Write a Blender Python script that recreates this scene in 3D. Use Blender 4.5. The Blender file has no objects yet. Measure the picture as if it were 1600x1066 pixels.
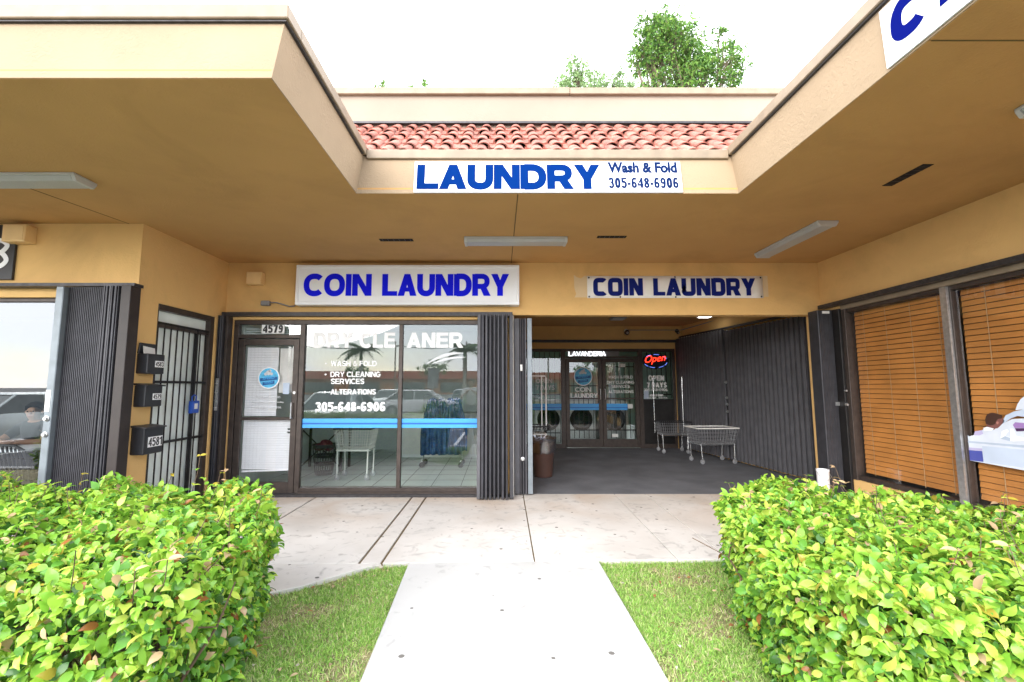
import bpy, bmesh, math, random
import numpy as np
from mathutils import Vector, Matrix
R = math.radians
random.seed(4)
rng = np.random.default_rng(7)
sc = bpy.context.scene
C = sc.collection

# ------------------------------------------------------------------ camera
cam_d = bpy.data.cameras.new('camera')
cam_d.sensor_width = 36.0
cam_d.lens = 711.0 / 1600.0 * 36.0
TILT = math.atan(72.0 / 711.0)
cam_d.shift_x = 20.0 / 1600.0
cam_d.clip_start = 0.05
cam_d.clip_end = 3000
cam = bpy.data.objects.new('camera', cam_d)
C.objects.link(cam)
cam.location = (0, 0, 1.5)
cam.rotation_euler = (R(90) + TILT, 0, 0)
sc.camera = cam

# ------------------------------------------------------------------ light
SUN = Vector((-0.38, -0.80, 0.50)).normalized()
w = bpy.data.worlds.new('World')
sc.world = w
w.use_nodes = True
wn, wl = w.node_tree.nodes, w.node_tree.links
wn.clear()
wo = wn.new('ShaderNodeOutputWorld'); bg = wn.new('ShaderNodeBackground')
sky = wn.new('ShaderNodeTexSky'); sky.sky_type = 'NISHITA'; sky.sun_disc = False
sky.sun_elevation = math.asin(SUN.z); sky.sun_rotation = math.atan2(SUN.x, SUN.y)
sky.air_density = 1.0; sky.dust_density = 0.4; sky.ozone_density = 1.0
tc = wn.new('ShaderNodeTexCoord'); mp = wn.new('ShaderNodeMapping')
mp.inputs['Scale'].default_value = (1.0, 1.0, 2.6)
wl.new(tc.outputs['Generated'], mp.inputs['Vector'])
cn = wn.new('ShaderNodeTexNoise'); cn.inputs['Scale'].default_value = 2.3
cn.inputs['Detail'].default_value = 7; cn.inputs['Roughness'].default_value = 0.58
wl.new(mp.outputs['Vector'], cn.inputs['Vector'])
sx = wn.new('ShaderNodeSeparateXYZ'); wl.new(tc.outputs['Generated'], sx.inputs[0])
fr = wn.new('ShaderNodeMapRange'); fr.inputs['From Min'].default_value = -0.35; fr.inputs['From Max'].default_value = 0.35
fr.inputs['To Min'].default_value = 0.0; fr.inputs['To Max'].default_value = 0.5
wl.new(sx.outputs['Y'], fr.inputs['Value'])
ad = wn.new('ShaderNodeMath'); ad.operation = 'ADD'
lz = wn.new('ShaderNodeMapRange'); lz.inputs['From Min'].default_value = 0.02; lz.inputs['From Max'].default_value = 0.16
lz.inputs['To Min'].default_value = 0.11; lz.inputs['To Max'].default_value = 0.0
wl.new(sx.outputs['Z'], lz.inputs['Value'])
ah = wn.new('ShaderNodeMath'); ah.operation = 'ADD'
wl.new(fr.outputs['Result'], ah.inputs[0]); wl.new(lz.outputs['Result'], ah.inputs[1])
wl.new(cn.outputs['Fac'], ad.inputs[0]); wl.new(ah.outputs[0], ad.inputs[1])
rm = wn.new('ShaderNodeMapRange'); rm.inputs['From Min'].default_value = 0.40; rm.inputs['From Max'].default_value = 0.60
wl.new(ad.outputs[0], rm.inputs['Value'])
mx = wn.new('ShaderNodeMix'); mx.data_type = 'RGBA'
wl.new(rm.outputs['Result'], mx.inputs['Factor'])
wl.new(sky.outputs[0], mx.inputs['A'])
mx.inputs['B'].default_value = (11.0, 11.3, 11.8, 1)
wl.new(mx.outputs['Result'], bg.inputs['Color'])
bg.inputs['Strength'].default_value = 0.12
wl.new(bg.outputs[0], wo.inputs['Surface'])

sd = bpy.data.lights.new('sun', 'SUN'); sd.energy = 1.5; sd.angle = R(50); sd.color = (1.0, 0.96, 0.90)
sun = bpy.data.objects.new('sun', sd); C.objects.link(sun)
sun.rotation_euler = SUN.to_track_quat('Z', 'Y').to_euler()
sun.location = (-10, -15, 20)

sc.view_settings.view_transform = 'Standard'
sc.view_settings.look = 'None'
sc.view_settings.gamma = 1.0
sc.view_settings.use_curve_mapping = False
sc.view_settings.exposure = 2.05
sc.cycles.max_bounces = 10
sc.cycles.diffuse_bounces = 6
sc.cycles.transparent_max_bounces = 16
sc.cycles.use_denoising = True

# ------------------------------------------------------------------ materials
def nodes(m):
    m.use_nodes = True
    return m.node_tree.nodes, m.node_tree.links
def pm(name, col, rough=0.6, metal=0.0, var=0.10, scale=6.0, bump=0.0, bscale=60.0, spec=0.4, emit=None, estr=0.0, detail=4.0, coat=0.0):
    m = bpy.data.materials.new(name)
    n, l = nodes(m); b = n['Principled BSDF']
    t = n.new('ShaderNodeTexCoord')
    if var:
        x = n.new('ShaderNodeTexNoise'); x.inputs['Scale'].default_value = scale; x.inputs['Detail'].default_value = detail
        l.new(t.outputs['Object'], x.inputs['Vector'])
        r = n.new('ShaderNodeMapRange'); r.inputs['From Min'].default_value = 0.3; r.inputs['From Max'].default_value = 0.7
        r.inputs['To Min'].default_value = 1 - var; r.inputs['To Max'].default_value = 1 + var
        l.new(x.outputs['Fac'], r.inputs['Value'])
        v = n.new('ShaderNodeVectorMath'); v.operation = 'SCALE'; v.inputs[0].default_value = col
        l.new(r.outputs['Result'], v.inputs['Scale']); l.new(v.outputs[0], b.inputs['Base Color'])
    else:
        b.inputs['Base Color'].default_value = (*col, 1)
    b.inputs['Roughness'].default_value = rough; b.inputs['Metallic'].default_value = metal
    b.inputs['Specular IOR Level'].default_value = spec
    b.inputs['Coat Weight'].default_value = coat
    if emit:
        b.inputs['Emission Color'].default_value = (*emit, 1); b.inputs['Emission Strength'].default_value = estr
    if bump:
        y = n.new('ShaderNodeTexNoise'); y.inputs['Scale'].default_value = bscale; y.inputs['Detail'].default_value = 5
        l.new(t.outputs['Object'], y.inputs['Vector'])
        p = n.new('ShaderNodeBump'); p.inputs['Strength'].default_value = bump; p.inputs['Distance'].default_value = 0.01
        l.new(y.outputs['Fac'], p.inputs['Height']); l.new(p.outputs[0], b.inputs['Normal'])
    return m

def stucco(name, col, strength, streak=0.0):
    """painted stucco: fine grain, patches of knockdown texture and faint dirt"""
    m = pm(name, col, 0.85, var=0.05, scale=1.7, spec=0.2)
    n, l = nodes(m); b = n['Principled BSDF']
    t = n.new('ShaderNodeTexCoord')
    if streak:      # old scuffs and blotches in the paint
        g1 = n.new('ShaderNodeTexNoise'); g1.inputs['Scale'].default_value = 0.9; g1.inputs['Detail'].default_value = 9; g1.inputs['Roughness'].default_value = 0.65; g1.inputs['Distortion'].default_value = 0.5
        l.new(t.outputs['Object'], g1.inputs['Vector'])
        g2 = n.new('ShaderNodeMapRange'); g2.inputs['From Min'].default_value = 0.50; g2.inputs['From Max'].default_value = 0.75; g2.inputs['To Max'].default_value = streak * 2.2
        l.new(g1.outputs['Fac'], g2.inputs['Value'])
        gm = n.new('ShaderNodeMix'); gm.data_type = 'RGBA'; l.new(g2.outputs[0], gm.inputs['Factor'])
        src = b.inputs['Base Color'].links[0].from_socket; l.new(src, gm.inputs['A']); gm.inputs['B'].default_value = (*[x_ * .55 for x_ in col], 1)
        l.new(gm.outputs['Result'], b.inputs['Base Color'])
    a = n.new('ShaderNodeTexNoise'); a.inputs['Scale'].default_value = 110; a.inputs['Detail'].default_value = 4
    k = n.new('ShaderNodeTexNoise'); k.inputs['Scale'].default_value = 26; k.inputs['Detail'].default_value = 3; k.inputs['Distortion'].default_value = 1.2
    pch = n.new('ShaderNodeTexNoise'); pch.inputs['Scale'].default_value = 2.1
    for q in (a, k, pch): l.new(t.outputs['Object'], q.inputs['Vector'])
    kr = n.new('ShaderNodeMapRange'); kr.inputs['From Min'].default_value = 0.5; kr.inputs['From Max'].default_value = 0.56
    l.new(k.outputs['Fac'], kr.inputs['Value'])
    pr = n.new('ShaderNodeMapRange'); pr.inputs['From Min'].default_value = 0.42; pr.inputs['From Max'].default_value = 0.6
    l.new(pch.outputs['Fac'], pr.inputs['Value'])
    mu = n.new('ShaderNodeMath'); mu.operation = 'MULTIPLY'; l.new(kr.outputs[0], mu.inputs[0]); l.new(pr.outputs[0], mu.inputs[1])
    ma = n.new('ShaderNodeMath'); ma.operation = 'MULTIPLY_ADD'; ma.inputs[1].default_value = 0.5
    l.new(a.outputs['Fac'], ma.inputs[0]); l.new(mu.outputs[0], ma.inputs[2])
    p = n.new('ShaderNodeBump'); p.inputs['Strength'].default_value = strength; p.inputs['Distance'].default_value = 0.008
    l.new(ma.outputs[0], p.inputs['Height']); l.new(p.outputs[0], b.inputs['Normal'])
    return m

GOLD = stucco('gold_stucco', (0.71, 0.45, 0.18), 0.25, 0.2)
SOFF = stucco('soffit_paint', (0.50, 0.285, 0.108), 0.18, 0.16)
PEACH = stucco('peach_stucco', (0.325, 0.240, 0.155), 0.32, 0.10)
PARA = stucco('parapet_stucco', (0.29, 0.235, 0.185), 0.15, 0.05)
COPE = pm('coping_paint', (0.25, 0.19, 0.13), 0.5, var=0.14, scale=9)
DARKLINE = pm('joint_brown', (0.12, 0.08, 0.03), 0.9)  # plain dark brown for joints, joint dirt and roof deck
BRONZE = pm('bronze_frame', (0.060, 0.046, 0.040), 0.42, metal=0.3, var=0.2, scale=14)
TRACK = pm('track_metal', (0.050, 0.047, 0.050), 0.45, metal=0.4, var=0.3, scale=20)
SHUT = pm('shutter_grey', (0.088, 0.086, 0.095), 0.5, metal=0.2, var=0.18, scale=7, bump=0.05)
SHUTD = pm('shutter_dark', (0.048, 0.047, 0.054), 0.45, metal=0.3, var=0.2, scale=9)
SHUTL = pm('shutter_light', (0.19, 0.215, 0.235), 0.45, metal=0.3, var=0.15, scale=9)
STEEL = pm('galvanized', (0.5, 0.5, 0.5), 0.35, metal=0.8, var=0.15, scale=30)
CHROME = pm('chrome_wire', (0.62, 0.62, 0.63), 0.22, metal=0.9, var=0.1)
WHITE = pm('white_paint', (0.80, 0.80, 0.80), 0.45, var=0.03)
OFFW = pm('off_white', (0.74, 0.72, 0.68), 0.6, var=0.05)
BLACK = pm('black_plastic', (0.022, 0.022, 0.025), 0.4, var=0.15)
BLACKM = pm('black_iron', (0.022, 0.020, 0.020), 0.45, metal=0.4, var=0.2)
SIGNW = pm('sign_white', (0.86, 0.87, 0.90), 0.35, var=0.02)
BANW = pm('banner_vinyl', (0.80, 0.78, 0.75), 0.5, var=0.05, scale=5, bump=0.2, bscale=6)
BLUE1 = pm('sign_blue', (0.0008, 0.020, 0.125), 0.8, var=0.03, spec=0.02)
BLUE2 = pm('lightbox_blue', (0.008, 0.011, 0.80), 0.6, var=0.03, spec=0.08)
BLUE3 = pm('corner_sign_blue', (0.002, 0.006, 0.13), 0.8, var=0.03, spec=0.02)
NAVY2 = pm('small_letter_blue', (0.006, 0.018, 0.075), 0.8, var=0.03, spec=0.02)
NAVY = pm('banner_navy', (0.006, 0.014, 0.15), 0.6, var=0.05, spec=0.1)
VINYL = pm('white_vinyl', (0.86, 0.86, 0.86), 0.5, var=0.0)
VINYLD = pm('grey_vinyl', (0.62, 0.63, 0.65), 0.5, var=0.0)
STRIPE = pm('stripe_blue', (0.055, 0.33, 0.72), 0.4, var=0.02)
STRIPED = pm('stripe_dark_blue', (0.010, 0.11, 0.45), 0.4, var=0.02)
LOGO = pm('logo_blue', (0.10, 0.45, 0.72), 0.5, var=0.25, scale=30)
LOGOD = pm('logo_dark_blue', (0.012, 0.10, 0.30), 0.5, var=0.1)
TERRA = pm('clay_tile', (0.30, 0.112, 0.082), 0.85, var=0.5, scale=7.0, bump=0.2, bscale=40)
LAMPG = pm('lamp_housing', (0.50, 0.49, 0.47), 0.45, var=0.06)
LENS = pm('lamp_lens', (0.42, 0.42, 0.41), 0.35, var=0.05, bump=0.3, bscale=120)
BEIGE = pm('beige_box', (0.78, 0.54, 0.26), 0.6, var=0.05)
GREYB = pm('grey_box', (0.22, 0.22, 0.23), 0.5, var=0.1)
BLIND = pm('wood_blind', (0.53, 0.222, 0.056), 0.55, var=0.16, scale=3)
BLINDW = pm('white_blind', (0.84, 0.85, 0.88), 0.6, var=0.03)
CORD = pm('blind_cord', (0.50, 0.32, 0.16), 0.7, var=0)
TILEF = pm('shop_floor', (0.70, 0.75, 0.71), 0.25, var=0.06, scale=3)
WALLI = pm('interior_wall', (0.58, 0.62, 0.60), 0.7, var=0.05)
WALLG = pm('laundry_room_wall', (0.30, 0.42, 0.36), 0.7, var=0.05)
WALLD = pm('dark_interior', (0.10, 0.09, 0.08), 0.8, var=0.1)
FROST = pm('frosted_film', (0.76, 0.83, 0.80), 0.35, var=0.14, scale=2.5)
BROWN = pm('bin_brown', (0.085, 0.045, 0.035), 0.4, var=0.1)
BLUEP = pm('blue_plastic', (0.015, 0.075, 0.40), 0.4, var=0.05)
RED = pm('red_plastic', (0.12, 0.012, 0.03), 0.5, var=0.2)
DENIM = pm('denim', (0.035, 0.085, 0.20), 0.8, var=0.5, scale=9)
RUBBER = pm('rubber', (0.025, 0.025, 0.025), 0.7, var=0.1)
SKIN = pm('skin', (0.46, 0.27, 0.185), 0.55, var=0.06)
SKIND = pm('skin_tan', (0.30, 0.16, 0.10), 0.55, var=0.06)
HAIR = pm('dark_hair', (0.018, 0.012, 0.010), 0.5, var=0.3, scale=40)
CLOTHB = pm('black_cloth', (0.03, 0.03, 0.035), 0.8, var=0.2)
CLOTHW = pm('white_shirt', (0.76, 0.77, 0.80), 0.8, var=0.04)
CLOTHN = pm('navy_trousers', (0.04, 0.05, 0.09), 0.8, var=0.1)
CLOTHP = pm('patterned_sleeve', (0.50, 0.40, 0.29), 0.8, var=0.35, scale=40)
NEONR = pm('neon_red', (0.8, 0.05, 0.02), 0.4, var=0, emit=(1.0, 0.03, 0.01), estr=1.0)
NEONB = pm('neon_blue', (0.1, 0.15, 0.5), 0.4, var=0, emit=(0.15, 0.25, 0.9), estr=.4)
NEONW = pm('neon_white', (0.9, 0.9, 0.9), 0.4, var=0, emit=(0.95, 1.0, 1.0), estr=1.0)
LIT = pm('lit_panel', (0.9, 0.9, 0.9), 0.4, var=0, emit=(1.0, 0.97, 0.9), estr=2.0)
BARK = pm('bark', (0.16, 0.12, 0.085), 0.9, var=0.3, scale=10, bump=0.5, bscale=25)
TWIG = pm('twig', (0.10, 0.065, 0.04), 0.85, var=0.3)
PALMT = pm('palm_trunk', (0.28, 0.25, 0.21), 0.9, var=0.25, scale=6)
ASPH = pm('asphalt', (0.075, 0.075, 0.078), 0.9, var=0.22, scale=3, bump=0.4, bscale=90)
LINEP = pm('line_paint', (0.72, 0.72, 0.70), 0.7, var=0.1, scale=8)
SOIL = pm('soil_turf', (0.22, 0.19, 0.095), 0.95, var=0.45, scale=14, bump=0.6, bscale=50)
RUST = pm('mall_red', (0.24, 0.055, 0.03), 0.8, var=0.2, scale=0.3)
ORNG = pm('mall_orange', (0.42, 0.18, 0.08), 0.8, var=0.15, scale=0.3)
CARGL = pm('car_glass', (0.02, 0.035, 0.035), 0.06, var=0, spec=0.9)
TYRE = pm('tyre', (0.02, 0.02, 0.02), 0.8, var=0.1)
PAPER = pm('paper', (0.72, 0.71, 0.68), 0.7, var=0.08)
FLOORA = pm('alcove_floor', (0.120, 0.123, 0.136), 0.85, var=0.22, scale=2.2, bump=0.35, bscale=160)
POSTW = pm('poster_white', (0.62, 0.66, 0.74), 0.35, var=0.08, scale=6)
POSTG = pm('poster_grey', (0.42, 0.49, 0.60), 0.35, var=0.08, scale=6)
POSTB = pm('poster_blue', (0.07, 0.085, 0.34), 0.35, var=0.1, scale=6)
POSTV = pm('poster_violet', (0.34, 0.20, 0.46), 0.35, var=0.1)
POSTL = pm('poster_pale_blue', (0.50, 0.57, 0.69), 0.35, var=0.05, scale=5)
POSTV2 = pm('poster_lilac', (0.46, 0.42, 0.62), 0.35, var=0.08)
POSTE = pm('poster_ear', (0.42, 0.19, 0.15), 0.35, var=0.1)
POSTD = pm('poster_plum', (0.07, 0.03, 0.09), 0.35, var=0.1)
POSTS = pm('poster_skin', (0.20, 0.085, 0.075), 0.35, var=0.1)
POSTH = pm('poster_hair', (0.06, 0.03, 0.022), 0.35, var=0.1)

def glass_mat(name, tint, base, rough=0.0):
    m = bpy.data.materials.new(name); n, l = nodes(m); n.clear()
    o = n.new('ShaderNodeOutputMaterial'); t = n.new('ShaderNodeBsdfTransparent'); g = n.new('ShaderNodeBsdfGlossy')
    t.inputs['Color'].default_value = (*tint, 1); g.inputs['Roughness'].default_value = rough
    g.inputs['Color'].default_value = (0.95, 0.97, 1, 1)
    lw = n.new('ShaderNodeLayerWeight'); lw.inputs['Blend'].default_value = 0.5
    p = n.new('ShaderNodeMath'); p.operation = 'POWER'; p.inputs[1].default_value = 4
    l.new(lw.outputs['Facing'], p.inputs[0])
    a = n.new('ShaderNodeMath'); a.operation = 'MULTIPLY_ADD'; a.inputs[1].default_value = 0.7; a.inputs[2].default_value = base; a.use_clamp = True
    l.new(p.outputs[0], a.inputs[0])
    x = n.new('ShaderNodeMixShader'); l.new(a.outputs[0], x.inputs[0]); l.new(t.outputs[0], x.inputs[1]); l.new(g.outputs[0], x.inputs[2])
    l.new(x.outputs[0], o.inputs['Surface'])
    return m
GLASS = glass_mat('storefront_glass', (0.87, 0.93, 0.91), 0.105)
GLASSR = glass_mat('restaurant_glass', (0.84, 0.88, 0.88), 0.17)
GLASSB = glass_mat('back_glass', (0.86, 0.92, 0.90), 0.09)
GLASSC = glass_mat('clinic_glass', (0.92, 0.92, 0.92), 0.045)
BAG = glass_mat('clear_bag', (0.62, 0.62, 0.66), 0.28, 0.25)

def concrete(name, base, dirt, amount, warm=0.0):
    m = pm(name, base, 0.85, var=0, spec=0.25)
    n, l = nodes(m); b = n['Principled BSDF']; t = n.new('ShaderNodeTexCoord')
    def noise(s, d=6, dist=0.0):
        q = n.new('ShaderNodeTexNoise'); q.inputs['Scale'].default_value = s; q.inputs['Detail'].default_value = d; q.inputs['Distortion'].default_value = dist
        l.new(t.outputs['Object'], q.inputs['Vector']); return q.outputs['Fac']
    def rng_(v, a, c, lo=0.0, hi=1.0):
        q = n.new('ShaderNodeMapRange'); q.inputs['From Min'].default_value = a; q.inputs['From Max'].default_value = c
        q.inputs['To Min'].default_value = lo; q.inputs['To Max'].default_value = hi; l.new(v, q.inputs['Value']); return q.outputs[0]
    def mix(f, A, B):
        q = n.new('ShaderNodeMix'); q.data_type = 'RGBA'; l.new(f, q.inputs['Factor'])
        for k, v in (('A', A), ('B', B)):
            if isinstance(v, tuple): q.inputs[k].default_value = (*v, 1)
            else: l.new(v, q.inputs[k])
        return q.outputs['Result']
    c1 = mix(rng_(noise(0.9, 8), 0.42, 0.72, 0, amount), base, dirt)
    c2 = mix(rng_(noise(11, 8, 0.6), 0.60, 0.74, 0, amount * 0.7), c1, tuple(x * 0.7 for x in dirt))
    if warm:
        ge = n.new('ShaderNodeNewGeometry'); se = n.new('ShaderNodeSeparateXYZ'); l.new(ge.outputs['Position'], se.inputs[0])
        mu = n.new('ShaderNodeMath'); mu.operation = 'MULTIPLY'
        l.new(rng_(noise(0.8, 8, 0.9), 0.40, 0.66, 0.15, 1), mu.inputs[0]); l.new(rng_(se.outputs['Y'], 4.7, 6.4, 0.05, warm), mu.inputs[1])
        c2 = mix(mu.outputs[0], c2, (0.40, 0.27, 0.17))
        c2 = mix(rng_(noise(5, 9, 1.5), 0.58, 0.76, 0, 0.6), c2, (0.24, 0.23, 0.22))
    # old chewing gum: small dark spots
    vo = n.new('ShaderNodeTexVoronoi'); vo.voronoi_dimensions = '2D'; vo.inputs['Scale'].default_value = 3.4; l.new(t.outputs['Object'], vo.inputs['Vector'])
    sp = n.new('ShaderNodeSeparateColor'); l.new(vo.outputs['Color'], sp.inputs[0])
    th = rng_(sp.outputs[0], 0.45, 1.0, -0.01, 0.062)
    lt = n.new('ShaderNodeMath'); lt.operation = 'LESS_THAN'; l.new(vo.outputs['Distance'], lt.inputs[0]); l.new(th, lt.inputs[1])
    c3 = mix(lt.outputs[0], c2, (0.13, 0.12, 0.11))
    l.new(c3, b.inputs['Base Color'])
    p = n.new('ShaderNodeBump'); p.inputs['Strength'].default_value = 0.25; p.inputs['Distance'].default_value = 0.004
    l.new(noise(140, 4), p.inputs['Height']); l.new(p.outputs[0], b.inputs['Normal'])
    return m
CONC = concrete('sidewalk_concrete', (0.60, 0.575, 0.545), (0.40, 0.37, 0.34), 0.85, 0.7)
PATHC = concrete('path_concrete', (0.48, 0.475, 0.465), (0.36, 0.35, 0.335), 0.75)

def leaf_mat(name, gloss=0.35, trans=0.35):
    m = bpy.data.materials.new(name); n, l = nodes(m); b = n['Principled BSDF']; o = n['Material Output']
    a = n.new('ShaderNodeAttribute'); a.attribute_name = 'leaf_color'
    l.new(a.outputs['Color'], b.inputs['Base Color']); b.inputs['Roughness'].default_value = gloss; b.inputs['Specular IOR Level'].default_value = 0.4
    t = n.new('ShaderNodeBsdfTranslucent'); l.new(a.outputs['Color'], t.inputs['Color'])
    x = n.new('ShaderNodeMixShader'); x.inputs[0].default_value = trans
    l.new(b.outputs[0], x.inputs[1]); l.new(t.outputs[0], x.inputs[2]); l.new(x.outputs[0], o.inputs['Surface'])
    return m
LEAF = leaf_mat('hedge_leaf', 0.24, 0.35)
TLEAF = leaf_mat('tree_leaf', 0.5, 0.35)
GLEAF = leaf_mat('grass_leaf', 0.6, 0.3)

# ------------------------------------------------------------------ helpers
def rootloc(o):
    v = Vector((0, 0, 0))
    while o is not None:
        v = v + o.location; o = o.parent
    return v
def tag(o, label, cat, group=None, kind=None):
    if label: o['label'] = label
    if cat: o['category'] = cat
    if group: o['group'] = group
    if kind: o['kind'] = kind
    return o
def thing(name, label, cat, loc=(0, 0, 0), rz=0.0, group=None):
    o = bpy.data.objects.new(name, None); C.objects.link(o)
    o.empty_display_size = 0.2
    o.location = loc; o.rotation_euler = (0, 0, rz)
    return tag(o, label, cat, group)
def link_mesh(name, me, m, parent=None):
    o = bpy.data.objects.new(name, me); C.objects.link(o)
    if m: me.materials.append(m)
    if parent: o.parent = parent
    return o
def copy_tree(o, parent=None):
    c = o.copy(); C.objects.link(c)
    if parent: c.parent = parent
    for ch in list(o.children): copy_tree(ch, c)
    return c
X, Y, Z = Vector((1, 0, 0)), Vector((0, 1, 0)), Vector((0, 0, 1))

_txt = {}
def text_mesh(body, off, shear, space):
    key = (body, off, shear, space)
    if key in _txt: return _txt[key]
    cu = bpy.data.curves.new('t', 'FONT'); cu.body = body; cu.size = 1; cu.offset = off; cu.shear = shear
    cu.extrude = 0.02; cu.resolution_u = 4; cu.space_character = space
    ob = bpy.data.objects.new('t', cu); C.objects.link(ob)
    dg = bpy.context.evaluated_depsgraph_get(); dg.update()
    me = bpy.data.meshes.new_from_object(ob.evaluated_get(dg))
    vs = [tuple(v.co) for v in me.vertices]; fs = [tuple(p.vertices) for p in me.polygons]
    bpy.data.objects.remove(ob); bpy.data.curves.remove(cu); bpy.data.meshes.remove(me)
    _txt[key] = (vs, fs); return _txt[key]

class MB:
    def __init__(s): s.v, s.f = [], []
    def add(s, vs, fs):
        n = len(s.v); s.v += [tuple(v) for v in vs]; s.f += [tuple(i + n for i in f) for f in fs]; return s
    def box(s, x0, x1, y0, y1, z0, z1):
        x0, x1 = min(x0, x1), max(x0, x1); y0, y1 = min(y0, y1), max(y0, y1); z0, z1 = min(z0, z1), max(z0, z1)
        return s.add([(x0, y0, z0), (x1, y0, z0), (x1, y1, z0), (x0, y1, z0), (x0, y0, z1), (x1, y0, z1), (x1, y1, z1), (x0, y1, z1)],
                     [(0, 3, 2, 1), (4, 5, 6, 7), (0, 1, 5, 4), (1, 2, 6, 5), (2, 3, 7, 6), (3, 0, 4, 7)])
    def hexa(s, b, t):
        """bottom quad and top quad, both counter-clockwise from above"""
        return s.add(list(b) + list(t), [(0, 3, 2, 1), (4, 5, 6, 7), (0, 1, 5, 4), (1, 2, 6, 5), (2, 3, 7, 6), (3, 0, 4, 7)])
    def prism(s, poly, z0, z1):
        n = len(poly)
        return s.add([(x, y, z0) for x, y in poly] + [(x, y, z1) for x, y in poly],
                     [tuple(range(n - 1, -1, -1)), tuple(range(n, 2 * n))] + [(i, (i + 1) % n, n + (i + 1) % n, n + i) for i in range(n)])
    def slab(s, poly, o, r, u, d):
        """2-D outline in the plane (o, r, u), thickened by d along r x u"""
        o, r, u = Vector(o), Vector(r), Vector(u); nn = r.cross(u).normalized() * d; n = len(poly)
        a = [o + r * x + u * y for x, y in poly]
        return s.add(a + [p + nn for p in a], [tuple(range(n - 1, -1, -1)), tuple(range(n, 2 * n))] + [(i, (i + 1) % n, n + (i + 1) % n, n + i) for i in range(n)])
    def tube(s, path, r, n=8, cap=True, radii=None):
        path = [Vector(p) for p in path]; base = len(s.v); prev = None
        for i, p in enumerate(path):
            d = (path[min(i + 1, len(path) - 1)] - path[max(i - 1, 0)]).normalized()
            a = prev if prev is not None else (X if abs(d.x) < 0.9 else Y)
            a = (a - d * a.dot(d)).normalized(); b = d.cross(a); prev = a
            rr = radii[i] if radii else r
            s.v += [tuple(p + (a * math.cos(2 * math.pi * k / n) + b * math.sin(2 * math.pi * k / n)) * rr) for k in range(n)]
        for i in range(len(path) - 1):
            for k in range(n):
                q = base + i * n; k2 = (k + 1) % n
                s.f.append((q + k, q + k2, q + n + k2, q + n + k))
        if cap:
            s.f.append(tuple(base + k for k in range(n - 1, -1, -1))); e = base + (len(path) - 1) * n
            s.f.append(tuple(e + k for k in range(n)))
        return s
    def lathe(s, prof, c=(0, 0, 0), n=20, axis=None):
        """profile of (radius, height), turned round Z (or axis) at c"""
        c = Vector(c); q = Z.rotation_difference(Vector(axis)) if axis else None; base = len(s.v)
        for r, h in prof:
            for k in range(n):
                p = Vector((r * math.cos(2 * math.pi * k / n), r * math.sin(2 * math.pi * k / n), h))
                if q: p = q @ p
                s.v.append(tuple(c + p))
        for i in range(len(prof) - 1):
            for k in range(n):
                k2 = (k + 1) % n; a = base + i * n
                s.f.append((a + k, a + k2, a + n + k2, a + n + k))
        s.f.append(tuple(base + k for k in range(n - 1, -1, -1))); e = base + (len(prof) - 1) * n
        s.f.append(tuple(e + k for k in range(n)))
        return s
    def ball(s, c, r, n=12, sz=1.0):
        pr = [(max(1e-4, r * math.sin(math.pi * i / n)), -r * sz * math.cos(math.pi * i / n)) for i in range(n + 1)]
        return s.lathe(pr, c, n)
    def text(s, body, o, r, u, wd, ht, off=0.0, shear=0.0, space=1.0, depth=0.002):
        vs, fs = text_mesh(body, off, shear, space)
        xs = [v[0] for v in vs]; ys = [v[1] for v in vs]
        x0, x1, y0, y1 = min(xs), max(xs), min(ys), max(ys)
        o, r, u = Vector(o), Vector(r), Vector(u); nn = r.cross(u).normalized()
        sy = ht / (y1 - y0); sx_ = wd / (x1 - x0) if wd else sy
        return s.add([o + r * ((v[0] - x0) * sx_) + u * ((v[1] - y0) * sy) + nn * (depth if v[2] > 0 else 0.0) for v in vs], fs)
    def build(s, name, m, parent=None, local=False, smooth=False, bevel=0.0, label=None, seg=1):
        off = Vector((0, 0, 0))
        if not local:
            if parent is not None: off = rootloc(parent)
            else:
                a = np.array(s.v); lo, hi = a.min(0), a.max(0)
                off = Vector(((lo[0] + hi[0]) / 2, (lo[1] + hi[1]) / 2, lo[2]))
        me = bpy.data.meshes.new(name)
        me.from_pydata([(v[0] - off.x, v[1] - off.y, v[2] - off.z) for v in s.v], [], s.f)
        me.validate(); me.update()
        if smooth:
            me.polygons.foreach_set('use_smooth', [True] * len(me.polygons))
        o = link_mesh(name, me, m, parent)
        if smooth:
            me.set_sharp_from_angle(angle=R(40))
        if parent is None and not local: o.location = off
        if bevel:
            b = o.modifiers.new('bevel', 'BEVEL'); b.width = bevel; b.segments = seg; b.limit_method = 'ANGLE'; b.angle_limit = R(40)
        if label: o['label'] = label
        return o
def struct(o): o['kind'] = 'structure'; return o

# a heavy grotesque alphabet drawn from strokes: each glyph is a list of ribbons and outlines
def _arc(cx, cy, rx, ry, a0, a1, n=14, e=2.3):
    o = []
    for i in range(n + 1):  # leaves set deeper than the shell take darker greens
        a = R(a0 + (a1 - a0) * i / n); c_, s_ = math.cos(a), math.sin(a)
        o.append((cx + rx * math.copysign(abs(c_) ** (2 / e), c_), cy + ry * math.copysign(abs(s_) ** (2 / e), s_)))
    return o
def _spl(P, n=7):
    o = []
    for i in range(len(P) - 1):
        p0, p1, p2, p3 = P[max(i - 1, 0)], P[i], P[i + 1], P[min(i + 2, len(P) - 1)]
        for k_ in range(n):
            t = k_ / n
            o.append(tuple(.5 * (2 * p1[j] + (p2[j] - p0[j]) * t + (2 * p0[j] - 5 * p1[j] + 4 * p2[j] - p3[j]) * t * t + (3 * p1[j] - p0[j] - 3 * p2[j] + p3[j]) * t ** 3) for j in (0, 1)))
    return o + [tuple(P[-1])]
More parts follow.
